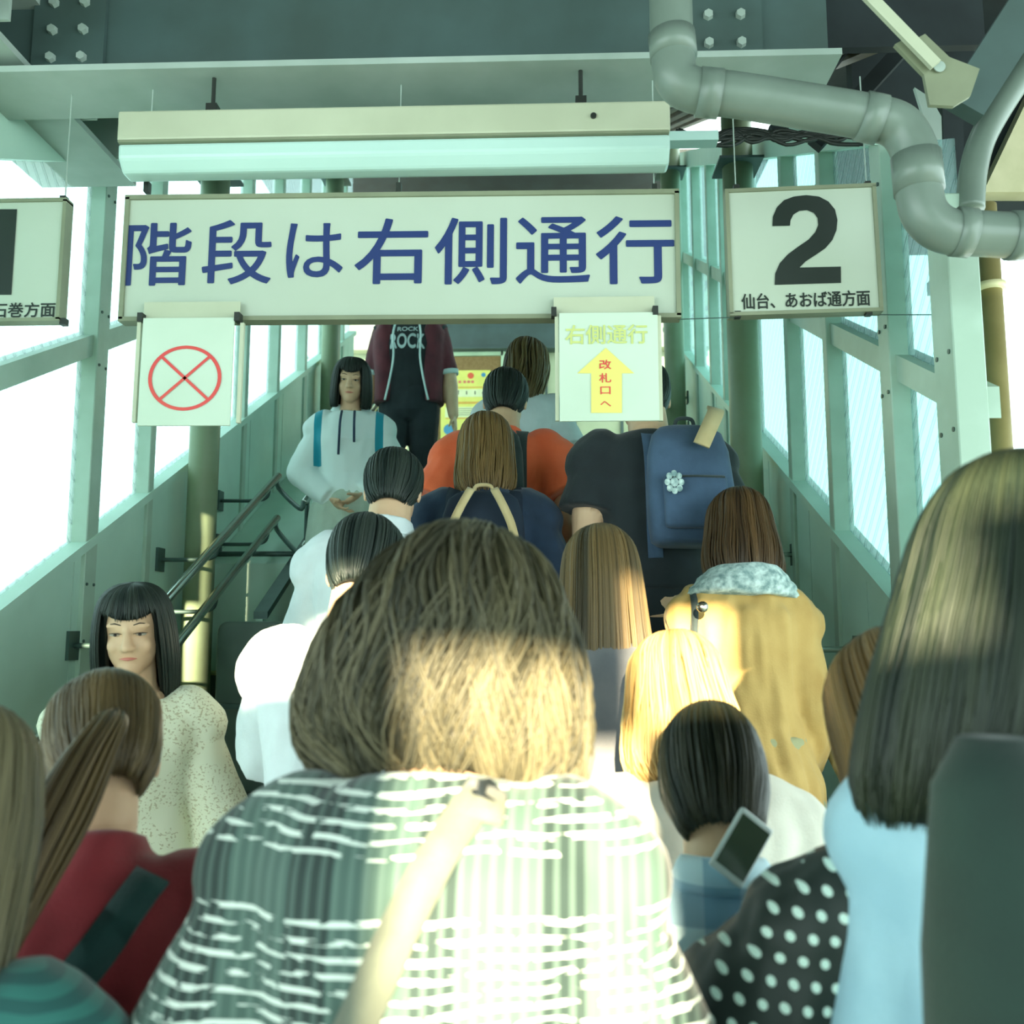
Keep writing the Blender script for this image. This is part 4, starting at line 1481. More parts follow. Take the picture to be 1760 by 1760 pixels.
def b_plaid(k):
    wob = k.m('MULTIPLY', k.n(9), .05)
    z = k.m('ADD', k.z, k.m('MULTIPLY', k.m('SUBTRACT', k.n(5), .5), .04))
    f = k.m('FRACT', k.m('MULTIPLY', z, 74))
    thin = k.m('LESS_THAN', f, .36)
    grp = k.m('GREATER_THAN', k.m('FRACT', k.m('MULTIPLY', z, 6.2)), .30)
    frag = k.m('GREATER_THAN', k.n(34, (1, 1, 5)), .47)
    ln = k.m('MULTIPLY', k.m('MULTIPLY', thin, grp), frag)
    xf = k.m('FRACT', k.m('MULTIPLY', k.x, 8.5))
    band = k.m('LESS_THAN', xf, .38)
    fine = k.m('LESS_THAN', k.m('FRACT', k.m('MULTIPLY', k.x, 70)), .4)
    base = k.mix(band, srgb(66, 90, 82), srgb(28, 48, 44))
    base = k.mix(k.m('MULTIPLY', fine, .3), base, srgb(112, 136, 126))
    return k.mix(k.m('MULTIPLY', ln, .88), base, srgb(226, 236, 226))
def b_polka(k):
    # staggered round dots over the cloth
    s = 52.0
    u = k.m('MULTIPLY', k.x, s)
    v = k.m('MULTIPLY', k.z, s * .86)
    row = k.m('MODULO', k.m('FLOOR', k.m('ADD', v, 1000)), 2)
    u2 = k.m('ADD', u, k.m('MULTIPLY', row, .5))
    fu = k.m('SUBTRACT', k.m('FRACT', k.m('ADD', u2, 1000)), .5)
    fv = k.m('SUBTRACT', k.m('FRACT', k.m('ADD', v, 1000)), .5)
    d = k.m('ADD', k.m('MULTIPLY', fu, fu), k.m('MULTIPLY', fv, fv))
    return k.mix(k.m('LESS_THAN', d, .048), srgb(20, 36, 32), srgb(214, 240, 230))
def b_gingham(k):
    a = k.m('LESS_THAN', k.m('FRACT', k.m('ADD', k.m('MULTIPLY', k.x, 11), .3)), .5)
    b = k.m('LESS_THAN', k.m('FRACT', k.m('MULTIPLY', k.z, 11)), .5)
    c = k.mix(k.m('MULTIPLY', a, .75), srgb(206, 234, 244), srgb(130, 178, 206))
    return k.mix(k.m('MULTIPLY', b, .55), c, srgb(84, 138, 176))
def b_speckle(k):
    f = k.m('GREATER_THAN', k.n(150, (1, 1, 1.2), 3), .58)
    g = k.m('GREATER_THAN', k.n(10), .42)
    return k.mix(k.m('MULTIPLY', k.m('MULTIPLY', f, g), .6), srgb(240, 240, 214), srgb(176, 158, 112))
def b_tealknit(k):
    f = k.m('LESS_THAN', k.m('FRACT', k.m('MULTIPLY', k.m('ADD', k.z, k.m('MULTIPLY', k.n(6), .04)), 55)), .5)
    return k.mix(k.m('MULTIPLY', f, .7), srgb(22, 78, 76), srgb(44, 112, 104))
def b_shortstripe(k):
    return k.mix(k.n(30), srgb(214, 232, 232), srgb(206, 226, 226))
C_plaid = pattern('checked_cloth', b_plaid)
C_polka = pattern('polka_dot_cloth', b_polka, .6, .1)
C_ging = pattern('blue_gingham_cloth', b_gingham)
C_speck = pattern('speckled_cream_knit', b_speckle)
C_teal = pattern('teal_ribbed_knit', b_tealknit)
def cloth(name, c, c2=None, scale=9, rough=.85):
    return mat(name, c, rough, c2, scale, .12, 220, sheen=.15)
C_white = cloth('white_shirt_cloth', srgb(226, 236, 238))
C_white2 = cloth('white_blouse_cloth', srgb(232, 228, 212))
C_hood = cloth('pale_blue_hoodie_cloth', srgb(222, 240, 238), srgb(206, 230, 228))
C_tealp = cloth('teal_panel_cloth', srgb(20, 140, 160))
C_maroon = cloth('maroon_cardigan_cloth', srgb(104, 44, 54), srgb(84, 36, 46))
C_blackt = cloth('black_tee_cloth', srgb(30, 40, 44), srgb(22, 30, 34))
C_jean = cloth('dark_trouser_cloth', srgb(30, 40, 46), srgb(22, 32, 36))
C_khaki = cloth('khaki_trouser_cloth', srgb(172, 172, 132), srgb(156, 158, 118))
C_orange = cloth('orange_tee_cloth', srgb(255, 118, 72), srgb(248, 106, 62))
C_navy = cloth('navy_jacket_cloth', srgb(36, 58, 84), srgb(28, 46, 68))
C_denim = cloth('slate_blue_pack_cloth', srgb(70, 94, 122), srgb(54, 76, 100))
C_pack = cloth('charcoal_pack_cloth', srgb(54, 68, 68), srgb(42, 54, 54))
C_camel = cloth('camel_coat_cloth', srgb(206, 172, 104), srgb(190, 154, 88))
C_scarf = cloth('pale_scarf_cloth', srgb(206, 226, 222), srgb(120, 150, 150), 60)
C_mauve = cloth('grey_mauve_cloth', srgb(116, 116, 118), srgb(96, 98, 102))
C_wine = cloth('wine_red_cloth', srgb(150, 44, 52), srgb(126, 36, 42))
C_sky = cloth('light_blue_blouse_cloth', srgb(168, 208, 224), srgb(150, 192, 210))
C_grey = cloth('pale_grey_shorts_cloth', srgb(190, 206, 190), srgb(172, 190, 174))
C_strap = cloth('grey_strap_webbing', srgb(108, 112, 96), srgb(98, 102, 88), 30)
C_dkteal = cloth('dark_teal_strap', srgb(20, 66, 62), srgb(18, 56, 54))
C_tan = cloth('tan_leather', srgb(206, 186, 140), srgb(190, 168, 122))
C_dgreen = cloth('dark_green_bag_cloth', srgb(24, 50, 42), srgb(18, 40, 34))
C_cream = cloth('cream_skirt_cloth', srgb(216, 214, 190))
M_silver = mat('bright_metal', srgb(220, 224, 214), .2, metal=1.0)

# ================================================================ the people, from the top of the stairs down
# -- man in the maroon cardigan near the top, facing down the stairs, head behind the long sign
f = Fig('person in black printed tee and open maroon cardigan high on the stairs', 703, 470, 6.05, yaw=180, sex='m', lean=0, hp=14, detail=.008,
        arms={'R': (V((.03, -.0, -.175)), V((.05, .02, -.33))), 'L': (V((.03, -.0, -.175)), V((.05, .02, -.33)))}, face=True)
tee = f.top('black_tee', C_blackt, 'none', .010, .50, 0, 1, .003, .010)
bm = bmesh.new()
R = f.U.to_3x3()
for sd_ in (1, -1):
    S, E, W = f.sh[sd_], f.el[sd_], f.wr[sd_]
    capsule(bm, S + R @ V((-sd_ * .035, 0, 0)), S + (E - S) * .9, .082, .070, flat1=True)
    loft(bm, [(f.P_(sd_ * .088, .0, z), .050 * f.H * k, .070 * f.H, R) for z, k in ((.812, .6), (.78, 1), (.70, .95), (.60, .8), (.52, .8))], 20)
loft(bm, [(f.P_(0, -.028, z), .112 * f.H * k, .050 * f.H, R) for z, k in ((.822, .5), (.80, .9), (.70, .98), (.60, .9), (.52, .9))], 24)
cg = fuse('cardigan', bm, C_maroon, f.root, .010, 3, .004, 14, 6)
f.tuck(cg)
for sd_ in (1, -1):
    bm = bmesh.new()
    tube(bm, curve_pts([f.P_(sd_ * .040, .072, .82), f.P_(sd_ * .050, .085, .76), f.P_(sd_ * .048, .082, .68), f.P_(sd_ * .060, .078, .60), f.P_(sd_ * .078, .074, .52)], 6), .007, 8)
    link_mesh('pale_hem', bm, C_hood, cg, True)
    S, E = f.sh[sd_], f.el[sd_]
    bm = bmesh.new(); capsule(bm, S + (E - S) * .88, S + (E - S) * .97, .073, .070, flat0=True, flat1=True)
    link_mesh('pale_cuff', bm, C_hood, cg, True)
pr = thing('tmp', 'x', 'x'); bpy.data.objects.remove(pr)
def chest_text(fig, body, xc, z0, z1, w, garment, m, name='printed_word'):
    me = text_mesh(body)
    xs = [v.co.x for v in me.vertices]; ys = [v.co.y for v in me.vertices]
    bvh = BVHTree.FromPolygons([v.co for v in garment.data.vertices], [tuple(p.vertices) for p in garment.data.polygons])
    bmx = bmesh.new()
    for dx, dz in ((0, 0), (.03, 0), (-.03, 0), (0, .03), (0, -.03)):
        n0 = len(bmx.verts); bmx.from_mesh(me); bmx.verts.ensure_lookup_table()
        for v in bmx.verts[n0:]:
            v.co += V((dx, dz, 0))
    bmx.to_mesh(me); bmx.free()
    for v in me.vertices:
        x = xc - (-w / 2 + (v.co.x - min(xs)) / (max(xs) - min(xs)) * w)
        z = z0 + (v.co.y - min(ys)) / (max(ys) - min(ys)) * (z1 - z0)
        h = bvh.ray_cast(V((x, 1, z)), V((0, -1, 0)))
        v.co = V((x, (h[0].y if h[0] else .1) + .004, z))
    me.materials.clear(); me.materials.append(m)
    o = bpy.data.objects.new(name, me); C.objects.link(o); o.parent = fig
    return o
M_print = mat('white_tee_print', srgb(200, 220, 220), .6)
H_ = f.H
chest_text(f.root, 'ROCK', 0, .712 * H_, .766 * H_, .23, tee, M_print)
chest_text(f.root, 'ROCK', 0, .778 * H_, .796 * H_, .14, tee, M_print, 'printed_line')
for i, (xc, z_, w_) in enumerate(((-.05, .712, .07), (-.05, .700, .08), (.05, .704, .03))):
    bm = bmesh.new(); bx(bm, (xc, .105, z_ * H_), (w_, .004, .006)); link_mesh('printed_line', bm, M_print, f.root)
f.trousers(C_jean)
f.hair(H_black, SHORTM, 82, .045, 220, .03, 0, 3, .003)

# -- girl in the white hoodie coming down on the left
f = Fig('girl with black bob, pale hoodie with teal shoulders and grey shorts coming down', 607, 614, 4.35, yaw=186, lean=3, hp=10, hyaw=0, htilt=-4, face=True, detail=.006,
        arms={'R': (V((.055, .0, -.165)), V((-.055, .07, -.262))), 'L': (V((.055, .0, -.165)), V((-.075, .08, -.255)))})
def b_hood(k):
    ax = k.m('ABSOLUTE', k.x)
    a = k.m('MULTIPLY', k.m('GREATER_THAN', ax, .128), k.m('LESS_THAN', ax, .166))
    return k.mix(k.m('MULTIPLY', a, k.m('GREATER_THAN', k.z, .98)), srgb(226, 242, 240), srgb(20, 150, 172))
C_hoodie = pattern('pale_hoodie_with_teal', b_hood)
h = f.top('hoodie', C_hoodie, 'long', .018, .50, .04, 1.35, .007, .009, topz=.84)
bm = bmesh.new()
R = f.U.to_3x3()
loft(bm, [(f.P_(0, -.030, .80), .075 * f.H, .04 * f.H, R), (f.P_(0, -.032, .83), .080 * f.H, .045 * f.H, R), (f.P_(0, -.030, .86), .055 * f.H, .035 * f.H, R)], 20)
fuse('hood', bm, C_hood, h, .009, 3, .004)
for sd_ in (1, -1):
    bm = bmesh.new()
    tube(bm, curve_pts([f.P_(sd_ * .020, .060, .825), f.P_(sd_ * .022, .090, .78), f.P_(sd_ * .024, .102, .70 - .02 * sd_)], 6), .006, 8)
    link_mesh('drawstring', bm, C_navy, h, True)
bm = bmesh.new()
loft(bm, [(V((0, 0, .58 * f.H)), .100 * f.H, .076 * f.H), (V((0, 0, .52 * f.H)), .118 * f.H, .088 * f.H), (V((0, 0, .46 * f.H)), .124 * f.H, .09 * f.H)], 28)
for sd_ in (1, -1):
    capsule(bm, f.hip[sd_] + V((sd_ * .006, 0, 0)), f.hip[sd_] + (f.kn[sd_] - f.hip[sd_]) * .75, .105, .112, flat1=True)
fuse('shorts', bm, C_grey, f.root, .009, 2, .008, 18, 2)
bm = bmesh.new()
for sd_ in (1, -1):
    capsule(bm, f.kn[sd_] + (f.hip[sd_] - f.kn[sd_]) * .35, f.kn[sd_], .064, .060)
    capsule(bm, f.kn[sd_], f.an[sd_] + V((0, 0, .02)), .060, .042)
fuse('leggings', bm, C_jean, f.root, .010, 2)
f.hair(H_black, BOB[:-1] + [(-.14, .098, .082, -.028)], 40, .040, 420, .03, 0, 3, .0024, seed=4)

# -- long-haired woman in a white tee, high up behind the arrow card
f = Fig('person with long brown hair in white tee, partly behind the arrow card', 912, 588, 4.25, up=.3, yaw=-4, lean=6, hp=8, hyaw=25, detail=.008,
        arms={'R': (V((.03, -.0, -.175)), V((.025, .05, -.32))), 'L': (V((.03, 0, -.175)), V((0, .08, -.3)))})
f.top('white_tee', C_white, 'short', .014, .52, .02, 1.3, .005, .010)
f.skirt(C_navy, .27, .04)
f.hair(hair_mat('streaked_brown_hair', srgb(52, 44, 30), srgb(120, 104, 66)), [(a, b, c, d) for a, b, c, d in LONG[:-3]] + [(-.20, .082, .06, -.05), (-.24, .05, .04, -.05)], 50, .04, 380, .06, .12, 1.5, .003, seed=5)

# -- man in the orange tee with a charcoal backpack
f = Fig('person with short black hair in bright orange tee climbing the stairs', 872, 644, 3.55, up=.3, yaw=-3, sex='m', lean=8, hp=10, htilt=2,
        arms={'R': (V((.045, -.01, -.165)), V((.02, .11, -.21))), 'L': (V((.04, 0, -.17)), V((0, .10, -.25)))})
f.top('orange_tee', C_orange, 'short', .018, .47, .03, 1.45, .006, .009)
bm = bmesh.new(); R = f.U.to_3x3()
loft(bm, [(f.P_(0, -.006, .822), .050 * f.H, .046 * f.H, R), (f.P_(0, -.006, .845), .045 * f.H, .043 * f.H, R)], 20)
fuse('collar', bm, C_orange, f.garment, .008, 2)
f.trousers(C_khaki)
f.hair(H_black, SHORTM, 82, .045, 340, .035, .03, 2, .0028, seed=6)
backpack(f, 'charcoal backpack worn by the person in the orange tee', C_pack, C_blackt, -.01, .70, .23, .38, .10)

# -- woman in navy with navy backpack
f = Fig('person with long brown hair in navy jacket climbing in front of the orange tee', 836, 722, 3.12, up=.3, yaw=2, lean=9, hp=12,
        arms={'R': (V((.05, -.0, -.165)), V((.03, .09, -.28))), 'L': (V((.05, 0, -.165)), V((.03, .09, -.28)))})
f.top('navy_jacket', C_navy, 'long', .020, .48, .05, 1.35, .006, .009)
f.skirt(C_blackt, .28, .05)
f.hair(H_mid, CROWN + [(-.01, .088, .104, -.014), (-.07, .092, .096, -.026), (-.12, .094, .082, -.036), (-.17, .086, .066, -.044), (-.21, .062, .050, -.046)], 50, .04, 420, .05, .04, 2, .0026, seed=7)
t, lo = backpack(f, 'navy backpack with tan leather handles worn by the person in the navy jacket', mat('pack_navy_cloth', srgb(30, 44, 62), .8, srgb(24, 36, 52)), C_tan, 0, .70, .26, .34, .12)
for sx in (1, -1):
    bm = bmesh.new()
    pts = [lo(sx * .10, -.075, -.02), lo(sx * .085, -.080, .04), lo(sx * .06, -.075, .10), lo(sx * .035, -.05, .155)]
    nr = [R @ V((0, -1, .2))] * 4
    ribbon('tan_handle', curve_pts(pts, 4), [V((0, -1, .3)).normalized()] * 13, .024, .008, C_tan, t)
    bm = bmesh.new(); tube(bm, [lo(sx * .10, -.082, -.025), lo(sx * .10, -.092, -.025)], .012, 12); link_mesh('buckle', bm, M_silver, t, True)
bm = bmesh.new(); bx(bm, lo(0, -.085, -.035), (.15, .012, .018), f.U.to_3x3()); link_mesh('tan_trim', bm, C_tan, t)

# -- black tee and navy pack, head hidden behind the arrow card
f = Fig('person in black top whose head is hidden behind the arrow card', 1100, 640, 3.15, yaw=4, sex='m', lean=8, hp=20, up=.5, side=0,
        arms={'R': (V((.025, -.0, -.165)), V((.03, .10, -.20))), 'L': (V((.010, -.0, -.18)), V((.01, .03, -.33)))})
f.top('black_top', C_blackt, 'short', .012, .48, .02, 1.25, .006, .010)
f.trousers(C_jean)
f.hair(H_black, SHORTM, 82, .045, 240, .03, 0, 2, .003, seed=8)
t, lo = backpack(f, 'slate blue backpack with a pale emblem worn by the person in the black top', C_denim, C_pack, .045, .705, .26, .38, .12)
bm = bmesh.new()
for k in range(8):
    a = 2 * PI * k / 8
    c_ = lo(-.07 + .020 * math.cos(a), -.11, -.03 + .026 * math.sin(a))
    ball(bm, c_, .009, .004, .010)
ball(bm, lo(-.07, -.11, -.03), .012, .004, .014)
link_mesh('emblem', bm, C_scarf, t, True)
pts = curve_pts([lo(.02, -.085, .09), lo(.05, -.07, .15), lo(.085, -.02, .215), lo(.10, .04, .25)], 4)
ribbon('tan_flap_strap', pts, [V((0, -1, .3)).normalized()] * len(pts), .05, .01, C_tan, t)

# -- short-haired man in a white collared shirt
f = Fig('person with short black hair and white shirt collar, left of the navy backpack', 682, 786, 2.75, up=.3, yaw=-6, sex='m', lean=10, hp=14, hyaw=-8,
        arms={'R': (V((.04, -.01, -.17)), V((.02, .1, -.28))), 'L': (V((.035, .07, -.15)), V((.03, .18, -.16)))})
f.top('white_shirt', C_white, 'long', .014, .48, .03, 1.4, .006, .009)
bm = bmesh.new(); R = f.U.to_3x3()
loft(bm, [(f.P_(0, -.006, .815), .066 * f.H, .056 * f.H, R), (f.P_(0, -.010, .835), .052 * f.H, .052 * f.H, R), (f.P_(0, -.008, .858), .046 * f.H, .048 * f.H, R)], 22)
fuse('collar', bm, C_white, f.garment, .008, 2, .004)
f.trousers(C_jean)
f.hair(H_black, SHORTM, 82, .045, 420, .04, .03, 2, .0026, seed=9)

# -- brown-haired woman in the camel coat
f = Fig('person with dark brown hair in a camel coat by the right handrail', 1266, 852, 2.62, up=.2, yaw=3, lean=10, hp=12, side=3, shw=.82, hyaw=6,
        arms={'R': (V((.02, -.0, -.17)), V((.01, .09, -.28))), 'L': (V((.045, .02, -.165)), V((.02, .14, -.20)))})
f.top('camel_coat', C_camel, 'long', .014, .40, .10, 1.15, .013, .009, wf=22, wz=1.6)
f.trousers(C_khaki)
bm = bmesh.new(); R = f.U.to_3x3()
loft(bm, [(f.P_(-.006, -.016, .806), .105 * f.H * .9, .058 * f.H, R), (f.P_(-.004, -.016, .828), .082 * f.H, .064 * f.H, R), (f.P_(0, -.012, .855), .056 * f.H, .056 * f.H, R)], 24)
tag(fuse('scarf', bm, C_scarf, None, .009, 2, .006, 10, 60), 'pale grey striped scarf around the neck of the camel coat', 'scarf')
sc = bpy.context.scene.objects.get('scarf'); sc.location = f.root.location; sc.rotation_euler = f.root.rotation_euler
f.hair(H_brown, CROWN + [(-.01, .092, .106, -.014), (-.06, .100, .104, -.024), (-.11, .102, .092, -.034), (-.155, .092, .076, -.040), (-.18, .06, .06, -.042)], 50, .04, 460, .04, .03, 2, .0024, seed=10)
hb = worn(f, 'handbag', 'dark handbag hanging from the left shoulder of the camel coat', 'bag')
pts, nr = over_shoulder(f, -.088)
ribbon('strap', pts, nr, .018, .006, C_pack, hb)
bm = bmesh.new(); c_ = f.P_(-.155, .0, .56)
loft(bm, [(c_ + V((0, 0, z)), a, b) for z, a, b in ((-.10, .035, .11), (-.08, .05, .13), (.0, .045, .12), (.07, .02, .09))], 20)
link_mesh('bag_body', bm, C_pack, hb, True)
bm = bmesh.new(); c_ = f.P_(-.088, -.088, .775); tube(bm, [c_, c_ + V((0, -.012, 0))], .014, 12); link_mesh('buckle', bm, M_silver, hb, True)

# -- long straight brown hair
f = Fig('person with long straight brown hair in a grey top, middle of the crowd', 1028, 916, 2.22, up=.2, yaw=2, lean=8, hp=14,
        arms={'R': (V((.05, -.0, -.165)), V((.03, .09, -.28))), 'L': (V((.05, 0, -.165)), V((.03, .09, -.28)))})
f.top('grey_top', C_mauve, 'long', .014, .50, .03, 1.2, .006, .009)
f.skirt(C_blackt, .28, .05)
f.hair(hair_mat('straight_brown_hair', srgb(60, 52, 34), srgb(124, 102, 66)), LONG, 50, .04, 640, .035, .0, 2, .0020, seed=11, hang=.5, seg=18)

# -- white-shirted man, rolled sleeve
f = Fig('person in bright white shirt with rolled sleeve beside the dark end cover', 640, 904, 2.16, up=.2, yaw=-2, sex='m', lean=12, hp=16, twist=0,
        arms={'R': (V((.05, -.0, -.165)), V((.02, .12, -.24))), 'L': (V((.015, .14, -.09)), V((-.03, .26, -.09)))}, shw=.88)
f.top('white_shirt', C_white, 'rolled', .022, .47, .03, 1.55, .008, .009, voxel=.009) if False else f.top('white_shirt', C_white, 'elbow', .020, .47, .03, 1.5, .007, .009)
E, W = f.el[-1], f.wr[-1]
for sd_ in (1, -1):
    bm = bmesh.new(); E, S = f.el[sd_], f.sh[sd_]; d = (E - S).normalized()
    capsule(bm, E - d * .035, E + d * .012, .072, .068, flat0=True, flat1=True)
    fuse('rolled_cuff', bm, C_white, f.garment, .007, 3, .004, 10, 60)
f.trousers(C_jean)
f.hair(H_black, SHORTM, 82, .045, 360, .03, 0, 2, .0026, seed=12)

# -- sunlit light brown hair, white blouse
f = Fig('person with sunlit light brown hair and white blouse, right of the checked top', 1152, 1094, 1.80, yaw=4, lean=8, hp=12,
        arms={'R': (V((.06, -.0, -.165)), V((.03, .10, -.26))), 'L': (V((.06, 0, -.165)), V((.03, .10, -.26)))})
f.top('white_blouse', C_white2, 'long', .026, .48, .06, 1.6, .008, .009, wide=(1.1, 1.1))
f.skirt(C_navy, .28, .06)
f.hair(H_light, CROWN + [(-.01, .094, .106, -.014), (-.06, .104, .102, -.026), (-.11, .108, .090, -.038), (-.15, .100, .074, -.044), (-.185, .07, .05, -.046)], 50, .04, 520, .09, .08, 1.6, .0022, seed=13)

# -- woman with black hair and cream cardigan coming towards us
f = Fig('woman with black hair in speckled cream cardigan coming down on the left', 228, 1004, 2.25, yaw=194, lean=2, hp=8, hyaw=0, htilt=2, face=True, detail=.0048,
        arms={'R': (V((.04, .0, -.175)), V((.05, .05, -.32))), 'L': (V((.045, .0, -.172)), V((.06, .06, -.31)))})
f.top('cream_cardigan', C_speck, 'long', .016, .48, .04, 1.3, .005, .008, topz=.822)
f.skirt(C_cream, .27, .06)
f.hair(H_black, [(.130, .004, .004, -.01), (.125, .042, .048, -.010), (.106, .070, .082, -.010), (.075, .088, .100, -.010), (.03, .099, .108, -.012), (-.02, .105, .108, -.016), (-.07, .108, .100, -.022), (-.12, .108, .088, -.030), (-.165, .104, .074, -.036), (-.20, .092, .060, -.040)], 47, .040, 900, .03, 0, 3, .0017, seed=14, seg=18)

# -- hair tied back, wine red top, dark teal bag strap
f = Fig('person with brown hair tied back in wine red top, climbing at the lower left', 178, 1186, 1.38, yaw=12, lean=14, hp=26, hyaw=-20,
        arms={'R': (V((.05, -.0, -.170)), V((.03, .09, -.30))), 'L': (V((.05, 0, -.165)), V((.03, .09, -.28)))})
f.top('wine_red_top', C_wine, 'long', .014, .48, .02, 1.1, .006, .008, topz=.86)
f.trousers(C_jean)
H_tied = hair_mat('tied_brown_hair', srgb(60, 48, 30), srgb(104, 86, 56))
f.hair(H_tied, CROWN[:-1] + [(.035, .080, .098, -.012), (0, .078, .098, -.018), (-.03, .072, .090, -.028), (-.06, .06, .076, -.038), (-.085, .045, .055, -.042)], 66, .05, 520, .02, .02, 2, .0020, seed=15)
bm = bmesh.new(); lay = bm.verts.layers.float.new('strand')
random.seed(4)
for i in range(220):
    a, q = random.uniform(0, 6.28), random.uniform(0, 1) ** .5
    pth = []
    for z, rx, yo, xo in ((-.00, .010, -.112, 0), (-.03, .022, -.130, -.01), (-.09, .032, -.135, -.035), (-.16, .036, -.125, -.06), (-.23, .030, -.11, -.085), (-.30, .012, -.10, -.10)):
        pth.append(f.Mh @ V((xo + math.cos(a) * rx * q, yo + math.sin(a) * rx * q, z + random.uniform(-.004, .004))))
    n0 = len(bm.verts)
    tube(bm, curve_pts(pth, 3), .0022, 5)
    bm.verts.ensure_lookup_table()
    col = random.random()
    for v in bm.verts[n0:]:
        v[lay] = col
po = link_mesh('ponytail', bm, H_tied, f.root, True)
sb = worn(f, 'shoulder_bag', 'dark teal shoulder bag whose strap crosses the back of the wine red top', 'bag')
pts, nr = drape(f.garment, [(.055 * f.H / 1.0, .815 * f.H), (.0, .74 * f.H), (-.07 * f.H, .66 * f.H), (-.115 * f.H, .56 * f.H)], -1, .004)
ribbon('strap', pts, nr, .045, .006, C_dkteal, sb)
bm = bmesh.new(); c_ = f.P_(-.15, -.01, .50)
loft(bm, [(c_ + V((0, 0, z)), a, b) for z, a, b in ((-.12, .035, .12), (-.09, .05, .14), (.0, .045, .14), (.09, .025, .12))], 20)
link_mesh('bag_body', bm, C_dkteal, sb, True)

# -- teal knit at the left edge
f = Fig('person with long tan-brown hair in a dark teal ribbed knit, cut by the left edge', -40, 1215, 1.02, yaw=8, lean=8, hp=12,
        arms={'R': (V((.05, -.0, -.170)), V((.03, .09, -.30))), 'L': (V((.05, 0, -.165)), V((.03, .09, -.28)))})
f.top('teal_knit', C_teal, 'long', .016, .48, .03, 1.2, .005, .009)
f.trousers(C_jean)
f.hair(H_ash, CROWN + [(-.01, .094, .108, -.014), (-.07, .100, .100, -.026), (-.13, .104, .088, -.040), (-.19, .10, .07, -.048), (-.23, .07, .05, -.05)], 50, .04, 420, .05, .04, 2, .0024, seed=16)

# -- short hair, blue checked shirt
f = Fig('person with short dark hair in light blue checked shirt', 1212, 1232, 1.48, yaw=-8, lean=10, hp=28, hyaw=-6, sex='f',
        arms={'R': (V((.04, -.0, -.170)), V((.03, .09, -.30))), 'L': (V((.04, 0, -.170)), V((.03, .09, -.28)))})
f.top('checked_shirt', C_ging, 'long', .012, .47, .02, 1.15, .004, .008)
bm = bmesh.new(); R = f.U.to_3x3()
loft(bm, [(f.P_(0, -.006, .818), .058 * f.H, .050 * f.H, R), (f.P_(0, -.010, .836), .046 * f.H, .045 * f.H, R), (f.P_(0, -.004, .850), .040 * f.H, .040 * f.H, R)], 22)
fuse('collar', bm, C_ging, f.garment, .007, 2, .002)
f.trousers(C_jean)
f.hair(hair_mat('short_dark_hair', srgb(22, 30, 22), srgb(56, 54, 36)), [(a, b * .92, c * .94, d) for a, b, c, d in CROWN] + [(.0, .080, .099, -.014), (-.03, .078, .095, -.020), (-.06, .070, .080, -.030), (-.09, .062, .062, -.040), (-.11, .050, .048, -.042)], 66, .03, 760, .05, .02, 2, .0022, seed=17, strand_t=(.9, 1.03), seg=16)

# -- polka dot top, phone, white tote
f = Fig('person with light brown hair in black polka dot top holding up a phone', 1500, 1118, 1.26, yaw=6, lean=10, hp=28,
        arms={'L': (V((.065, .08, -.135)), V((.03, .20, -.045))), 'R': (V((.05, -.0, -.170)), V((.03, .09, -.30)))})
f.top('polka_dot_top', C_polka, 'elbow', .018, .52, .06, 2.3, .006, .008, wf=22, wz=3)
f.skirt(C_cream, .27, .05)
f.hair(H_mid, LONG[:-2] + [(-.24, .08, .06, -.05)], 50, .04, 520, .04, .0, 2, .0022, seed=18, hang=.5)
P13 = f
ph = thing('smartphone', 'white smartphone held up beside the polka dot sleeve', 'phone')
c_ = at(1274, 1456, 1.24)
ph.location = c_
ph.rotation_euler = (math.radians(-12), math.radians(38), math.radians(8))
bm = bmesh.new(); bx(bm, (0, 0, 0), (.052, .009, .086)); bevel(link_mesh('case', bm, mat('white_phone_case', srgb(226, 236, 236), .3), ph), .004, 3)
bm = bmesh.new(); bx(bm, (0, -.005, 0), (.044, .002, .070)); link_mesh('screen', bm, mat('phone_screen', srgb(70, 84, 70), .12), ph)
tb = worn(f, 'tote_bag', 'white tote bag with a metal ring below the polka dot top', 'bag')
pts, nr = over_shoulder(f, -.082)
ribbon('strap', pts, nr, .034, .006, C_white, tb)
c_ = f.root.matrix_basis.inverted() @ at(1330, 1790, 1.12)
bm = bmesh.new()
loft(bm, [(c_ + V((0, 0, z)), a, b) for z, a, b in ((-.20, .14, .03), (-.18, .155, .045), (-.05, .150, .04), (.045, .140, .025), (.055, .136, .02))], 28)
link_mesh('bag_body', bm, C_white, tb, True)
bm = bmesh.new(); c2 = f.root.matrix_basis.inverted() @ at(1408, 1722, 1.08)
tube(bm, [c2 + V((.018 * math.cos(a * PI / 12), 0, .028 * math.sin(a * PI / 12))) for a in range(25)], .004, 8)
link_mesh('ring', bm, M_silver, tb, True)
bm = bmesh.new()
tube(bm, curve_pts([c_ + V((.06, -.03, .05)), c2 + V((0, 0, .03)), f.P_(-.03, -.09, .62)], 6), .006, 8)
link_mesh('cord', bm, C_white, tb, True)

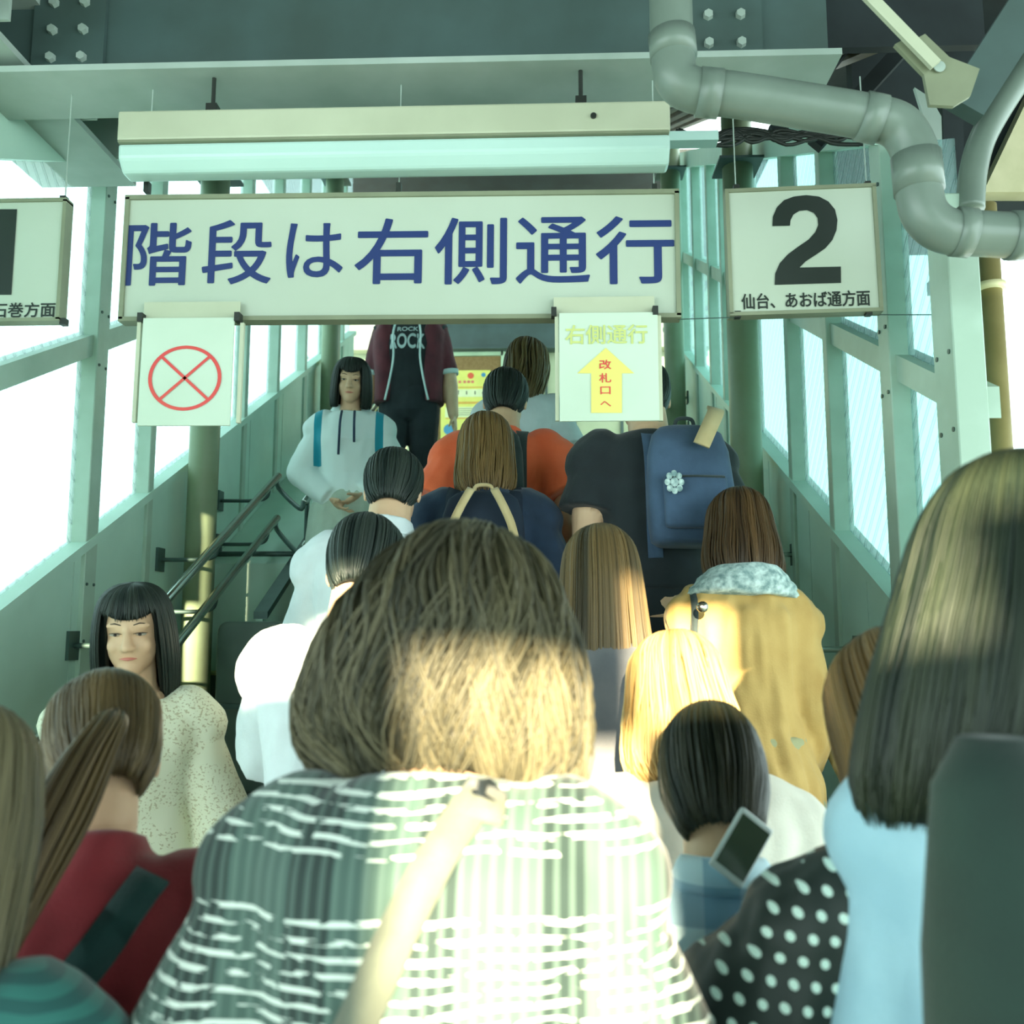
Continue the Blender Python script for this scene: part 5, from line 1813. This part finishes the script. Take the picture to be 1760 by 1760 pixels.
# -- checked dolman top in the middle foreground
f = Fig('person with bushy ash brown hair in a loose checked top, centre foreground', 822, 975, 1.22, yaw=-3, lean=13, hp=24, htilt=4, hairtop=.025, detail=.006,
        arms={'R': (V((.034, .01, -.16)), V((.04, .12, -.24))), 'L': (V((.040, .01, -.155)), V((.05, .12, -.24)))})
f.top('checked_top', C_plaid, 'elbow', .014, .50, .06, 1.55, .006, .008, wide=(1.02, 1.15), smooth=10, wf=8, wz=4)
f.trousers(C_jean)
BUSH = [(.142, .004, .004, -.01), (.137, .040, .048, -.012), (.118, .068, .084, -.014), (.085, .094, .108, -.018), (.035, .114, .124, -.022), (-.02, .130, .128, -.028, -.004), (-.07, .140, .122, -.038, -.008), (-.12, .142, .108, -.048, -.010), (-.16, .130, .090, -.056, -.006), (-.19, .100, .068, -.060)]
f.hair(H_ash, BUSH, 52, .03, 2600, .12, .16, 1.8, .0014, seed=19, seg=20, strand_t=(.82, 1.06), hang=.6)
P15 = f
sb = worn(f, 'shoulder_bag', 'grey webbing shoulder bag worn across the checked top, centre foreground', 'bag')
pts, nr = drape(f.garment, [(.045 * f.H, .835 * f.H), (.012 * f.H, .79 * f.H), (-.03 * f.H, .70 * f.H), (-.075 * f.H, .60 * f.H), (-.105 * f.H, .52 * f.H)], -1, .004, 40)
ribbon('strap', pts, nr, .036, .006, C_strap, sb)
bm = bmesh.new(); c_ = f.P_(-.17, .03, .46)
loft(bm, [(c_ + V((0, 0, z)), a, b) for z, a, b in ((-.12, .035, .12), (-.09, .05, .14), (.0, .045, .14), (.09, .025, .12))], 20)
link_mesh('bag_body', bm, C_strap, sb, True)

# -- tall dark figure close on the right
f = Fig('person with long dark hair in light blue blouse, large in the right foreground', 1790, 784, 1.02, yaw=-32, lean=4, shw=.84, hp=10, htilt=0, hairtop=.02,
        arms={'R': (V((.02, -.0, -.170)), V((.01, .05, -.32))), 'L': (V((.012, 0, -.170)), V((.01, .07, -.30)))})
f.top('light_blue_blouse', C_sky, 'long', .014, .48, .02, 1.2, .006, .009, topz=.84)
f.trousers(C_jean)
f.hair(hair_mat('dark_green_brown_hair', srgb(20, 32, 26), srgb(48, 56, 40)), [(.128, .004, .004, -.01, -.012), (.122, .036, .044, -.010, -.014), (.104, .064, .078, -.010, -.016), (.075, .084, .097, -.010, -.018), (.035, .098, .106, -.012, -.022), (-.02, .106, .106, -.016, -.028), (-.08, .112, .100, -.028, -.036), (-.15, .116, .088, -.040, -.046), (-.21, .106, .066, -.050, -.062), (-.25, .07, .045, -.052, -.085)], 50, .04, 1600, .03, .02, 2, .0015, seed=20, seg=18)
bg = worn(f, 'shoulder_bag', 'dark green bag on the right shoulder of the light blue blouse, at the right edge', 'bag')
pts, nr = over_shoulder(f, .075)
ribbon('strap', pts, nr, .05, .006, C_dgreen, bg)
bm = bmesh.new(); c_ = f.root.matrix_basis.inverted() @ at(1735, 1640, .80)
loft(bm, [(c_ + V((0, 0, z)), a, b) for z, a, b in ((-.24, .05, .05), (-.22, .07, .07), (.0, .066, .066), (.13, .052, .05), (.17, .03, .03))], 24)
link_mesh('bag_body', bm, C_dgreen, bg, True)
